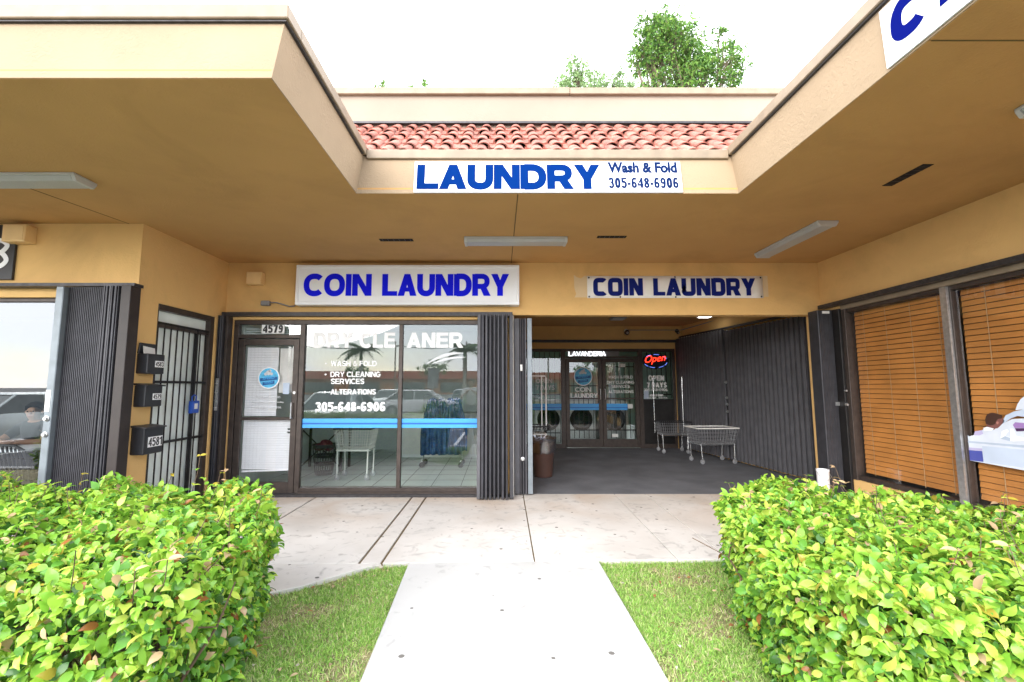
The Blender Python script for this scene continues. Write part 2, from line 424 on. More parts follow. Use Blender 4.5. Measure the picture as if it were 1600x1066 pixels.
GW = dict(zip('ABCDEFGHIKLMNOPRSTUVWY', (.80, .74, .77, .76, .68, .62, .80, .76, 0, .80, .64, .90, .76, .82, .70, .78, .70, .68, .76, .78, 1.05, .76)))
GW.update({d: .60 for d in '0123456789'}); GW.update({'1': .42, '-': .34, '.': .2, ':': .2, ' ': .28, '&': .78})
def glyph(ch, w, s, e):
    h = s / 2; H = 1 - h; W_ = w - h; c = w / 2; k = s * 1.12; q = s * .82; g = q / 2; G1 = 1 - g
    rb = lambda p, cl=False, t=s: ('r', p, cl, t)
    stem = rb([(h, 0), (h, 1)])
    if ch == 'I': return [stem]
    if ch == 'L': return [stem, rb([(s * .5, g), (w, g)], False, q)]
    if ch == 'E': return [stem] + [rb([(s * .5, y), (x, y)], False, q) for y, x in ((g, w), (.51, w * .94), (G1, w * .98))]
    if ch == 'F': return [stem] + [rb([(s * .5, y), (x, y)], False, q) for y, x in ((.50, w * .92), (G1, w))]
    if ch == 'T': return [rb([(0, G1), (w, G1)], False, q), rb([(c, 0), (c, 1 - q * .5)])]
    if ch == 'H': return [stem, rb([(W_, 0), (W_, 1)]), rb([(h, .51), (W_, .51)], False, q)]
    if ch == 'N': return [stem, rb([(W_, 0), (W_, 1)]), ('p', [(0, 1), (w - k, 0), (w, 0), (k, 1)])]
    if ch == 'M': return [stem, rb([(W_, 0), (W_, 1)]), ('p', [(0, 1), (c - s * .45, 0), (c + s * .45, 0), (k, 1)]), ('p', [(w - k, 1), (c - s * .45, 0), (c + s * .45, 0), (w, 1)])]
    if ch == 'A': return [('p', [(0, 0), (k, 0), (c + s * .5, 1), (c - s * .5, 1)]), ('p', [(w - k, 0), (w, 0), (c + s * .5, 1), (c - s * .5, 1)]), rb([(w * .2, .29), (w * .8, .29)], False, q * .9)]
    if ch == 'V': return [('p', [(0, 1), (c - s * .5, 0), (c + s * .5, 0), (k, 1)]), ('p', [(w - k, 1), (c - s * .5, 0), (c + s * .5, 0), (w, 1)])]
    if ch == 'W':
        a_, b_ = w * .27, w * .73; z = s * .45
        return [('p', [(0, 1), (a_ - z, 0), (a_ + z, 0), (k * .9, 1)]), ('p', [(c - z, 1), (a_ - z, 0), (a_ + z, 0), (c + z, 1)]), ('p', [(c - z, 1), (b_ - z, 0), (b_ + z, 0), (c + z, 1)]), ('p', [(w - k * .9, 1), (b_ - z, 0), (b_ + z, 0), (w, 1)])]
    if ch == 'Y': return [('p', [(0, 1), (c - s * .5, .40), (c + s * .5, .40), (k, 1)]), ('p', [(w - k, 1), (c - s * .5, .40), (c + s * .5, .40), (w, 1)]), rb([(c, 0), (c, .46)])]
    if ch == 'K': return [stem, ('p', [(s * .9, .38), (s * .9, .62), (w - k, 1), (w, 1)]), ('p', [(s * 1.1, .55), (s * 1.6, .75), (w, 0), (w - k, 0)])]
    if ch in 'O0': return [rb(_arc(c, .5, c - h, .5 - g, 90, 450, 40, e)[:-1], True)]
    if ch == 'C':
        rx = (w - s) / (1 + .72 ** (2 / e)); return [rb(_arc(h + rx, .5, rx, .5 - g, 44, 316, 30, e))]
    if ch == 'G': return [rb(_arc(c, .5, c - h, .5 - g, 42, 350, 32, e)), rb([(c, .45), (w, .45)], False, q)]
    if ch == 'U': return [rb([(h, 1), (h, .42)] + _arc(c, .42, c - h, .42 - g, 180, 360, 18, e) + [(W_, 1)])]
    if ch == 'D': return [stem, rb([(s * .5, g), (w * .42, g)] + _arc(w * .42, .5, w * .58 - h, .5 - g, -90, 90, 20, e) + [(s * .5, G1)])]
    if ch == 'P': return [stem, rb([(s * .5, .40), (w * .55, .40)] + _arc(w * .55, .70 - g * .5, w * .45 - h, .30 - g * .5, -90, 90, 14, e) + [(s * .5, G1)], False, s * .9)]
    if ch == 'R': return [stem, rb([(s * .5, .43), (w * .52, .43)] + _arc(w * .52, (.43 + G1) / 2, w * .44 - h, (G1 - .43) / 2, -90, 90, 14, e) + [(s * .5, G1)], False, s * .9), ('p', [(w * .38, .46), (w * .38 + k, .46), (w, 0), (w - k * 1.08, 0)])]
    if ch == 'B': return [stem] + [rb([(s * .5, a_), (w * .5, a_)] + _arc(w * .5, (a_ + b_) / 2, w * m_ - h, (b_ - a_) / 2, -90, 90, 14, e) + [(s * .5, b_)], False, s * .85) for a_, b_, m_ in ((g, .52, .5), (.53, G1, .46))]
    if ch == 'S': return [rb(_spl([(W_, .76), (w * .72, G1 - .01), (w * .40, G1), (h + .01, .80), (h + .03, .64), (c, .50), (W_ - .02, .36), (W_, .22), (w * .62, g), (w * .30, g + .01), (h, .24)]), False, s * .9)]
    if ch == '&': return [rb(_spl([(w, .04), (w * .55, .48), (w * .28, .80), (w * .45, .95 - g * .3), (w * .60, .80), (w * .30, .52), (h, .26), (w * .36, g), (w * .72, .20), (w * .92, .46)]), False, s * .75)]
    if ch == '1': return [rb([(W_, 0), (W_, 1)]), ('p', [(0, .66), (0, .84), (W_, 1), (W_, .80)])]
    if ch == '2': return [rb(_spl([(h, .70), (w * .25, .92), (w * .6, G1), (W_, .74), (w * .6, .45), (h, g)]), False, s * .9), rb([(0, g), (w, g)], False, q)]
    if ch == '3': return [rb(_spl([(h, .76), (w * .30, G1), (w * .66, G1 - .01), (W_ - .02, .76), (w * .62, .54), (w * .40, .52)]), False, s * .9), rb(_spl([(w * .40, .52), (w * .66, .51), (W_, .28), (w * .66, g + .01), (w * .30, g), (h, .24)]), False, s * .9)]
    if ch == '4': return [rb([(w * .72, 0), (w * .72, 1)]), ('p', [(0, .24), (0, .40), (w * .62, 1), (w * .72, .86), (w * .28, .40), (w * .28, .24)]), rb([(0, .30), (w, .30)], False, q)]
    if ch == '5': return [rb([(w * .96, G1), (h, G1), (h, .50)], False, q), rb(_spl([(h, .52), (w * .45, .62), (W_, .46), (W_, .24), (w * .62, g), (w * .30, g), (h, .22)]), False, s * .9)]
    if ch == '7': return [rb([(0, G1), (w, G1)], False, q), ('p', [(w * .20, 0), (w * .20 + k, 0), (w, 1 - q * .6), (w - k, 1 - q * .6)])]
    if ch == '8': return [rb(_arc(c, .27, c - h, .27 - g, 90, 450, 24, 2.2)[:-1], True, s * .9), rb(_arc(c, .75, c - h * 1.15, .25 - g, 90, 450, 24, 2.2)[:-1], True, s * .9)]
    if ch in '69':
        p = [rb(_arc(c, .30, c - h, .30 - g, 90, 450, 26, 2.2)[:-1], True, s * .9), rb(_spl([(h, .30), (h + .01, .62), (w * .36, G1 - .03), (w * .70, G1), (W_, .80)]), False, s * .9)]
        if ch == '9': p = [('r', [(w - x, 1 - y) for x, y in r_[1]], r_[2], r_[3]) for r_ in p]
        return p
    if ch == '-': return [rb([(0, .40), (w, .40)], False, s)]
    if ch == '.': return [('p', [(0, 0), (s, 0), (s, s), (0, s)])]
    if ch == ':': return [('p', [(0, 0), (s, 0), (s, s), (0, s)]), ('p', [(0, .5), (s, .5), (s, .5 + s), (0, .5 + s)])]
    return []
def ribbon(P, closed, t):
    n = len(P); P = [Vector((x, y)) for x, y in P]; Lf, Rt = [], []
    for i, p in enumerate(P):
        a = P[i - 1] if (i or closed) else None; b = P[(i + 1) % n] if (i < n - 1 or closed) else None
        d1 = (p - a).normalized() if a is not None and (p - a).length > 1e-9 else None; d2 = (b - p).normalized() if b is not None and (b - p).length > 1e-9 else None
        d1 = d1 or d2; d2 = d2 or d1
        n1, n2 = Vector((-d1.y, d1.x)), Vector((-d2.y, d2.x)); m_ = (n1 + n2)
        m_ = m_.normalized() if m_.length > 1e-6 else n1; sc_ = min(2.0, 1 / max(.35, m_.dot(n1)))
        Lf.append(p + m_ * (t / 2 * sc_)); Rt.append(p - m_ * (t / 2 * sc_))
    return Lf, Rt
def heavy_text(mb, body, o, r, u, wd, ht, s=.21, e=2.3, shear=0.0, depth=.002, gap=.055):
    o, r, u = Vector(o), Vector(r), Vector(u); nn = r.cross(u).normalized()
    ratio = wd / ht
    fixed = sum(gap for _ in body[1:]) + sum(s for ch in body if ch in 'I.:') ; var = sum(GW.get(ch, .7) for ch in body if ch not in 'I.:')
    kx = (ratio - fixed - abs(shear)) / var if var else 1
    x = 0.0; cnt = 0
    def P3(p, dz): return o + r * ((p[0] + p[1] * shear) * ht) + u * (p[1] * ht) + nn * dz
    for ch in body:
        w = s if ch in 'I.:' else GW.get(ch, .7) * kx
        for comp in glyph(ch, w, s, e):
            dz = depth + (cnt % 5) * .00022; cnt += 1
            if comp[0] == 'p':
                pl = [(px_ + x, py_) for px_, py_ in comp[1]]
                ar = sum(pl[i][0] * pl[(i + 1) % len(pl)][1] - pl[(i + 1) % len(pl)][0] * pl[i][1] for i in range(len(pl)))
                if ar < 0: pl = pl[::-1]
                n = len(pl); mb.add([P3(p, dz) for p in pl] + [P3(p, 0) for p in pl], [tuple(range(n))] + [(i, n + i, n + (i + 1) % n, (i + 1) % n) for i in range(n)])
            else:
                Lf, Rt = ribbon(comp[1], comp[2], comp[3]); n = len(Lf); mm = n if comp[2] else n - 1
                vs = [P3((p.x + x, p.y), dz) for p in Lf] + [P3((p.x + x, p.y), dz) for p in Rt] + [P3((p.x + x, p.y), 0) for p in Lf] + [P3((p.x + x, p.y), 0) for p in Rt]
                fs = []
                for i in range(mm):
                    j = (i + 1) % n; fs += [(n + i, n + j, j, i), (i, j, 2 * n + j, 2 * n + i), (n + j, n + i, 3 * n + i, 3 * n + j)]
                mb.add(vs, fs)
        x += w + gap
    return mb

# measured planes of the place (metres)
FY = 6.49       # laundromat front
RY = 4.89       # restaurant front
LX = -3.945     # side wall with the barred door
RX = 4.64       # clinic wall
SZ = 3.302      # soffit
CL, CR = -1.335, 2.24   # canopy edges left and right of the notch
NY, OY = 4.10, 2.50     # canopy edge inside the notch, and in front
BY = 11.4       # back storefront in the recess

# ------------------------------------------------------------------ ground
g = MB(); g.box(-900, 900, -900, 900, -1.0, -0.14)
struct(g.build('asphalt_ground', ASPH))
lawn_poly = [(-14, 1.25), (14, 1.25), (14, 4.9), (-14, 4.9)]
struct(MB().prism(lawn_poly, -0.13, -0.035).build('lawn_soil', SOIL))
k = MB(); k.box(-14, -0.76, 1.10, 1.247, -0.137, 0.0); k.box(0.88, 4.6, 1.10, 1.247, -0.137, 0.0)
struct(k.build('kerb', PATHC, bevel=0.015))
# sidewalk slabs, joints left open between them
EDGE = [(-14, 3.20), (-2.6, 3.25), (-2.1, 3.33), (-1.75, 3.46), (-1.5, 3.62), (-1.28, 3.83), (-1.12, 3.98), (-1.0, 4.04)]
sw = MB()
def slabpoly(p): sw.prism(p, -0.12, 0.0)
J = 0.010
slabpoly(EDGE + [(-1.01, 4.065 - 0.006), (-14, 4.065 - 0.006)])
slabpoly([(-14, 4.065 + J / 2), (-3.95, 4.065 + J / 2), (-3.95, RY + 0.1), (-14, RY + 0.1)])
slabpoly([(-3.94, 4.07), (-2.52, 4.07), (-2.52, 6.6), (-3.94, 6.6)])
slabpoly([(-2.50, 4.07), (-1.212, 4.07), (-1.205, 6.6), (-2.50, 6.6)])
slabpoly([(-1.190, 4.07), (-1.022, 4.07), (-1.014, 6.6), (-1.183, 6.6)])
slabpoly([(-1.000, 4.07), (0.302, 4.12), (0.332, 6.6), (-0.992, 6.6)])
slabpoly([(0.314, 4.12), (1.56, 4.15), (1.62, 6.6), (0.344, 6.6)])
slabpoly([(1.566, 4.15), (2.02, 4.17), (2.05, 6.6), (1.626, 6.6)])
slabpoly([(2.026, 4.17), (4.66, 4.22), (4.66, 6.6), (2.056, 6.6)])
slabpoly([(3.95, 0.5), (4.66, 0.5), (4.66, 4.21), (3.95, 4.21)])
struct(sw.build('sidewalk', CONC, bevel=0.004))
jt = MB(); jt.prism([(-3.9, 4.085), (-1.0, 4.085), (.3, 4.14), (2.0, 4.19), (4.6, 4.24), (4.6, 6.55), (-3.9, 6.55)], -0.12, -0.014)
struct(jt.build('sidewalk_joint_dirt', DARKLINE))
pt = MB()
pt.prism([(-0.70, 0.9), (0.87, 0.9), (0.87, 2.482), (-0.712, 2.482)], -0.125, 0.004)
pt.prism([(-0.712, 2.488), (0.87, 2.488), (0.862, 4.112), (-0.775, 4.062)], -0.125, 0.004)
struct(pt.build('path', PATHC, bevel=0.006))
af = MB(); af.prism([(0.0, 6.601), (5.3, 6.601), (5.3, BY + 0.05), (0.0, BY + 0.05)], -0.12, 0.003)
struct(af.build('alcove_floor', FLOORA))
fl = MB(); fl.box(-3.74, -0.02, 6.66, 11.2, -0.12, 0.0)
struct(fl.build('shop_floor', TILEF))
fj = MB()
for i in range(1, 9): fj.box(-3.74 + i * 0.45, -3.74 + i * 0.45 + 0.008, 6.66, 11.2, 0.0, 0.003)
for i in range(1, 10): fj.box(-3.74, -0.02, 6.66 + i * 0.45, 6.668 + i * 0.45, 0.0, 0.0035)
struct(fj.build('shop_floor_grout', WALLD))
struct(MB().box(-0.2, 6.2, BY + 0.051, 16.4, -0.12, 0.0).build('laundry_room_floor', TILEF))
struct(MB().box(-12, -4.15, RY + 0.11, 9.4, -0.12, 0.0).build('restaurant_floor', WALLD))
ln = MB()
for i in range(-5, 6): ln.box(i * 2.75 - 1.3, i * 2.75 - 1.2, -4.6, 0.6, -0.139, -0.135)
ln.box(-16, 15, -4.72, -4.62, -0.139, -0.135)
struct(ln.build('parking_line', LINEP))

# ------------------------------------------------------------------ the building
B = thing('commercial_building', 'single storey strip mall building with gold stucco walls, deep flat canopy and clay tile roof', 'building', (0.35, FY, 0))
T = 0.16
f = MB()
f.box(LX, 0.19, FY, FY + T, 2.463, 3.31)
f.box(LX, -3.825, FY, FY + T, 0, 2.463)
f.box(-0.25, 0.19, FY, FY + T, 0, 2.463)
f.box(0.19, 4.53, FY, FY + T, 2.535, 3.31)
f.box(4.53, RX + 0.5, FY, FY + T, 0, 3.31)
f.build('front_wall', GOLD, B)
f = MB()
f.box(-12, LX, RY, RY + T, 2.565, 3.31); f.box(-4.02, LX, RY, RY + T, 0, 2.565)
f.build('restaurant_wall', GOLD, B)
f = MB()
f.box(LX - T, LX, RY + T, FY + T, 2.47, 3.31); f.box(LX - T, LX, RY + T, 5.20, 0, 2.47); f.box(LX - T, LX, 6.28, FY + T, 0, 2.47)
f.build('side_wall', GOLD, B)
f = MB()
f.box(RX, RX + T, 0.4, FY, 2.665, 3.31); f.box(RX, RX + T, 6.12, FY, 0, 2.665); f.box(RX, RX + T, 0.4, FY, -0.02, 0.30)
f.build('clinic_wall', GOLD, B)
f = MB()
f.box(0.02, 0.19, FY + T, BY, 0, 3.03)
f.hexa([(5.12, FY + T, 0), (5.32, FY + T, 0), (4.80, BY, 0), (4.60, BY, 0)], [(5.12, FY + T, 3.03), (5.32, FY + T, 3.03), (4.80, BY, 3.03), (4.60, BY, 3.03)])
f.box(0.0, 5.4, BY, BY + T, 2.46, 3.03); f.box(4.42, 5.4, BY, BY + T, 0, 2.46); f.box(0.0, 0.55, BY, BY + T, 0, 2.46)
f.build('alcove_wall', GOLD, B)
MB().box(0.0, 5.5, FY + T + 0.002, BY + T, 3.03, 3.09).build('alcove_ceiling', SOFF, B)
# soffit in butted panels
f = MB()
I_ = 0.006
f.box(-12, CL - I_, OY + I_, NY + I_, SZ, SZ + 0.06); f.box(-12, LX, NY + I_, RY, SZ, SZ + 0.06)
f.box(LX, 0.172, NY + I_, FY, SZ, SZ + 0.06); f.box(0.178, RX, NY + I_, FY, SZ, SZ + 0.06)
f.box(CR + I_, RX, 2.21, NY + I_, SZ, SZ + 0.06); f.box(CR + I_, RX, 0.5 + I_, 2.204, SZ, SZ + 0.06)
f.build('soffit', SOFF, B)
MB().box(0.17, 0.18, NY + 0.02, FY, SZ - 0.002, SZ + 0.03).build('soffit_joint', DARKLINE, B)
MB().box(CR + 0.02, RX, 2.203, 2.211, SZ - 0.002, SZ + 0.03).build('soffit_joint', DARKLINE, B)
MB().hexa([(-4.30, 3.9, SZ - .002), (-4.29, 3.9, SZ - .002), (-4.10, RY, SZ - .002), (-4.11, RY, SZ - .002)], [(-4.30, 3.9, SZ + .01), (-4.29, 3.9, SZ + .01), (-4.10, RY, SZ + .01), (-4.11, RY, SZ + .01)]).build('soffit_joint', DARKLINE, B)
# sloping fascia round the canopy edge
FZ, FT = SZ + 0.003, 3.70
f = MB()
th = 0.07
CLT, CRT, OYT, NYT = CL + .035, CR - .02, OY + .05, NY + .06      # top edge of the leaning fascia
f.hexa([(-12, OY, FZ), (CL, OY, FZ), (CL, OY + th, FZ), (-12, OY + th, FZ)], [(-12, OYT, FT), (CLT, OYT, FT), (CLT, OYT + th, FT), (-12, OYT + th, FT)])
f.hexa([(CL - th, OY + th, FZ), (CL, OY + th, FZ), (CL, NY + th, FZ), (CL - th, NY + th, FZ)], [(CLT - th, OYT + th, FT), (CLT, OYT + th, FT), (CLT, NYT + th, FT), (CLT - th, NYT + th, FT)])
f.hexa([(CL, NY, FZ), (CR, NY, FZ), (CR, NY + th, FZ), (CL, NY + th, FZ)], [(CLT, NYT, FT), (CRT, NYT, FT), (CRT, NYT + th, FT), (CLT, NYT + th, FT)])
f.hexa([(CR, 0.5, FZ), (CR + th, 0.5, FZ), (CR + th, NY + th, FZ), (CR, NY + th, FZ)], [(CRT, 0.5, FT), (CRT + th, 0.5, FT), (CRT + th, NYT + th, FT), (CRT, NYT + th, FT)])
f.build('fascia', PEACH, B)
f = MB()
c = 0.035
f.box(-12, CL + 0.035 + c, OY + 0.05 - c, OY + 0.20, FT + 0.002, FT + 0.092)
f.box(CL - 0.10, CL + 0.035 + c, OY + 0.20, NY + 0.05, FT + 0.002, FT + 0.092)
f.box(CL + 0.035 + c, CR - 0.02 - c, NY + 0.03, NY + 0.16, FT - 0.035, FT + 0.055)
f.box(CR - 0.02 - c, CR + 0.12, 0.5, NY + 0.05, FT + 0.002, FT + 0.092)
f.build('coping', COPE, B, bevel=0.006)
f = MB(); f.box(-12, CL + 0.035 + 0.018, OY + 0.03, OY + 0.10, FT - 0.009, FT); f.box(CL - 0.05, CL + 0.055, OY + 0.10, NY, FT - 0.009, FT); f.box(CR - 0.04, CR + 0.05, 0.5, NY, FT - 0.009, FT)
f.build('drip_edge', TRACK, B)
f = MB()
f.box(-12, CL - 0.101, OY + 0.201, 4.20, FT - 0.06, FT + 0.03); f.box(CR + 0.121, 9, 0.5, 4.20, FT - 0.06, FT + 0.03)
f.box(-12, 9, 4.2, 17, 3.50, 3.62)
f.build('flat_roof', OFFW, B)
# parapet
f = MB(); f.box(-4.5, 6.5, 5.5, 5.75, 3.62, 5.22)
f.build('parapet', PARA, B)
f = MB(); f.box(-4.55, 0.9, 5.45, 5.80, 5.222, 5.31); f.box(0.904, 6.55, 5.45, 5.80, 5.220, 5.306)
f.build('parapet_coping', COPE, B, bevel=0.006)
# barrel tile roof between eave and parapet
P0, P1 = Vector((0, 4.19, 3.735)), Vector((0, 5.51, 4.80))
up = (P1 - P0); SL = up.length; up.normalize(); nrm = Vector((0, -up.z, up.y))
rows, pitch = 6, 0.186
rl = SL / rows
f = MB()
for i in range(-6, 14):
    pass
xs0 = -2.6
ncol = int((3.9 - xs0) / pitch)
for rr in range(rows):
    for cidx in range(ncol):
        xc = xs0 + cidx * pitch + random.uniform(-0.004, 0.004) + (0.02 if rr % 2 else 0)
        lift = 0.018 + random.uniform(-0.004, 0.006)
        s0 = rr * rl - 0.02; s1 = (rr + 1) * rl + 0.03
        dx = random.uniform(-0.006, 0.006)
        n = 8; ring = []
        for (ss, rad, hh) in ((s0, 0.066, lift), (s1, 0.052, 0.004)):
            for q in range(n + 1):
                a = math.pi * q / n
                p = P0 + up * ss + X * (xc + (dx if ss == s0 else 0) - math.cos(a) * rad) + nrm * (hh + math.sin(a) * rad * 0.70)
                ring.append(p)
            for q in range(n + 1):
                a = math.pi * q / n; r2 = rad - 0.014
                ring.append(P0 + up * ss + X * (xc + (dx if ss == s0 else 0) - math.cos(a) * r2) + nrm * (hh + math.sin(a) * r2 * 0.70))
        m1 = n + 1; fs = []
        for q in range(n):
            fs.append((q, q + 1, 2 * m1 + q + 1, 2 * m1 + q))
            fs.append((q, m1 + q, m1 + q + 1, q + 1))
            fs.append((m1 + q, 3 * m1 + q, 3 * m1 + q + 1, m1 + q + 1))
        f.add(ring, fs)
        # pan tile between barrels
        a0 = P0 + X * (xc + 0.045) + nrm * 0.006; w2 = pitch - 0.09
        f.add([a0 + up * s0 + nrm * 0.018, a0 + up * s0 + X * w2 / 2 + nrm * 0.004, a0 + up * s0 + X * w2 + nrm * 0.018,
               a0 + up * s1, a0 + up * s1 + X * w2 / 2 - nrm * 0.012, a0 + up * s1 + X * w2,
               a0 + up * s0 - nrm * 0.005, a0 + up * s0 + X * w2 / 2 - nrm * 0.02, a0 + up * s0 + X * w2 - nrm * 0.005],
              [(0, 1, 4, 3), (1, 2, 5, 4), (0, 6, 7, 1), (1, 7, 8, 2)])
f.build('tile_roof', TERRA, B)
f = MB(); o_ = P0 - nrm * 0.03
f.hexa([(xs0, P0.y - .02, 3.60), (3.9, P0.y - .02, 3.60), (3.9, P1.y - 0.012, 3.60), (xs0, P1.y - 0.012, 3.60)], [(xs0, P0.y - .02, 3.70), (3.9, P0.y - .02, 3.70), (3.9, P1.y - 0.012, 4.765), (xs0, P1.y - 0.012, 4.765)])
f.build('roof_deck', DARKLINE, B)
MB().box(-2.6, 3.9, 5.44, 5.498, 4.82, 4.845).build('roof_flashing', TRACK, B)
# interior shells
f = MB()
f.box(-3.90, -3.745, FY + T, 11.3, 0, 2.9); f.box(-0.018, 0.018, FY + T, 11.3, 0, 2.9); f.box(-3.745, -0.018, 11.2, 11.3, 0, 2.9)
f.build('shop_interior_wall', WALLI, B)
MB().box(-3.9, 0.018, FY + T + 0.002, 11.3, 2.9, 2.95).build('shop_ceiling', WALLI, B)
f = MB(); f.box(-0.35, -0.2, BY + T, 16.5, 0, 2.8); f.box(6.2, 6.3, BY + T, 16.5, 0, 2.8); f.box(-0.2, 6.2, 16.4, 16.5, 0, 2.8)
f.build('laundry_room_wall', WALLG, B)
MB().box(-0.35, 6.3, BY + T + 0.001, 16.5, 2.8, 2.85).build('laundry_room_ceiling', WALLG, B)
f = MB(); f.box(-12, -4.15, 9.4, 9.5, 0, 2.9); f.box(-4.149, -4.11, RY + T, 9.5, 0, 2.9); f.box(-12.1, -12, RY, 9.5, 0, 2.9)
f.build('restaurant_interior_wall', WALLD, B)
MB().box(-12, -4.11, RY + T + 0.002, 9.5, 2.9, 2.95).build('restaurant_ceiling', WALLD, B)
f = MB(); f.box(RX + 1.2, RX + 1.3, 0.4, FY, 0, 3.0); f.box(RX + T, RX + 1.2, FY - .1, FY - .01, 0, 3.0); f.box(RX + T, RX + 1.2, .4, .5, 0, 3.0); f.box(RX + T + .001, RX + 1.199, .51, FY - .11, 2.8, 2.85)
f.build('clinic_interior_wall', WALLD, B)

def stripe(win, x0, x1, y, z0=0.925, z1=1.055):
    MB().box(x0, x1, y, y - 0.0015, z0, z1).build('stripe', STRIPE, win)
    MB().box(x0, x1, y - 0.0016, y - 0.003, z0 + 0.048, z0 + 0.072).build('stripe_line', STRIPED, win)
def pane(win, x0, x1, z0, z1, y, m=GLASS):
    MB().add([(x0, y, z0), (x1, y, z0), (x1, y, z1), (x0, y, z1)], [(0, 1, 2, 3)]).build('pane', m, win)

# --- storefront of the laundry: frame, two windows, door with transom
f = MB()
y0, y1 = FY + 0.02, FY + 0.10
f.box(-3.825, -3.755, y0, y1, 0.0, 2.4)                       # left jamb
f.box(-3.825, -0.25, y0, y1, 2.4, 2.463)
f.box(-2.865, -2.795, y0, y1, 0.0, 2.4)
f.box(-1.44, -1.385, y0, y1, 0.10, 2.4)
f.box(-0.305, -0.25, y0, y1, 0.10, 2.4)
f.box(-2.795, -0.25, y0, y1, 0.0, 0.10)
f.box(-3.755, -2.865, y0, y1, 2.20, 2.25)
f.box(-2.795, -0.25, y0 - 0.05, y0, 0.0, 0.055)
f.build('storefront_frame', BRONZE, B, bevel=0.004)
GY = FY + 0.055
TX = lambda s, x0, x1, z0, z1, off=0.035, m=None, y=GY - 0.004, shear=0: (s, x0, x1, z0, z1, off, y, shear)
def lettering(win, items, name='lettering', m=VINYL):
    for s, x0, x1, z0, z1, off, y, sh in items:
        q = MB()
        if s.upper() == s and z1 - z0 > .045: heavy_text(q, s, (x0, y, z0), X, Z, x1 - x0, z1 - z0, .255 if z1 - z0 > .12 else .20, gap=.06)
        else: q.text(s, (x0, y, z0), X, Z, x1 - x0, z1 - z0, off, sh)
        q.build(name, m, win)
w1 = MB().box(-2.79, -1.445, GY + 0.012, GY + 0.02, 0.102, 0.112).build('display_window', BRONZE, B)
pane(w1, -2.795, -1.44, 0.10, 2.4, GY)
lettering(w1, [TX('DRY CLE', -2.68, -1.50, 2.065, 2.285, .045), TX('WASH & FOLD', -2.42, -1.76, 1.80, 1.875), TX('DRY CLEANING', -2.42, -1.70, 1.645, 1.72),
               TX('SERVICES', -2.41, -1.93, 1.545, 1.62), TX('ALTERATIONS', -2.41, -1.76, 1.395, 1.47), TX('305-648-6906', -2.62, -1.62, 1.16, 1.285, .045)])
q = MB()
for z in (1.84, 1.68, 1.43): q.lathe([(0.013, 0), (0.013, 0.002)], (-2.49, GY - 0.003, z), 10, (0, -1, 0))
q.build('bullet_dots', VINYL, w1)
stripe(w1, -2.793, -1.442, GY - 0.002)
w2 = MB().box(-1.38, -0.31, GY + 0.012, GY + 0.02, 0.102, 0.112).build('display_window', BRONZE, B)
pane(w2, -1.385, -0.305, 0.10, 2.4, GY)
lettering(w2, [TX('ANER', -1.335, -0.52, 2.065, 2.285, .045)])
def arc_blade(xa, xb, za, rise, th):
    top, bot = [], []
    for i in range(13):
        t = i / 12; x = xa + (xb - xa) * t
        zc = za + rise * (t - 1) * (t - 1) * -1
        h = th * math.sin(math.pi * min(1, t * 0.92 + 0.04)) + 0.002
        top.append((x, zc + h)); bot.append((x, zc - h * 0.4))
    return top + bot[::-1]
q = MB()
for args in ((-1.05, -0.52, 1.985, 0.16, 0.03), (-0.98, -0.48, 1.925, 0.10, 0.022)):
    q.slab([(x, z) for x, z in arc_blade(*args)][::-1], (0, GY - 0.004, 0), X, Z, 0.002)
q.build('swoosh', VINYLD, w2)
stripe(w2, -1.383, -0.307, GY - 0.002)

def emblem(parent, cx, cz, y, r):
    e = MB().lathe([(r, 0), (r, 0.002)], (cx, y, cz), 36, (0, -1, 0)).build('emblem', VINYL, parent)
    return e
def emblem_parts(parent, cx, cz, y, r):
    MB().lathe([(r, 0), (r, 0.0015)], (cx, y, cz), 40, (0, -1, 0)).build('emblem_ring', VINYL, parent)
    MB().lathe([(r * .9, 0), (r * .9, 0.0015)], (cx, y - 0.002, cz), 40, (0, -1, 0)).build('emblem_disc', LOGO, parent)
    q = MB()
    for dz, s in ((-0.12, 0.80), (-0.50, 0.55)):
        q.slab([(-s, -0.20), (-s * .2, -0.13), (s, -0.05), (s, 0.24), (0, 0.14), (-s, 0.10)], (cx, y - 0.004, cz + dz * r), X * r, Z * r, 0.0015)
    q.build('emblem_banner', LOGOD, parent)
    q = MB()
    q.text('SPEED', (cx - .55 * r, y - 0.006, cz - .17 * r), (X + Z * .10) * 1, Z, 1.1 * r, .20 * r, .03, .2)
    q.text('WASH', (cx - .36 * r, y - 0.006, cz - .56 * r), (X + Z * .10) * 1, Z, .75 * r, .18 * r, .03, .2)
    q.build('emblem_lettering', STRIPE, parent)
    q = MB()
    for bx, bz, br in ((-.05, .48, .22), (.25, .38, .13), (-.3, .36, .14), (.1, .66, .12)):
        q.lathe([(br * r, 0), (br * r, 0.0015)], (cx + bx * r, y - 0.004, cz + bz * r), 16, (0, -1, 0))
    q.build('emblem_bubbles', VINYLD, parent)

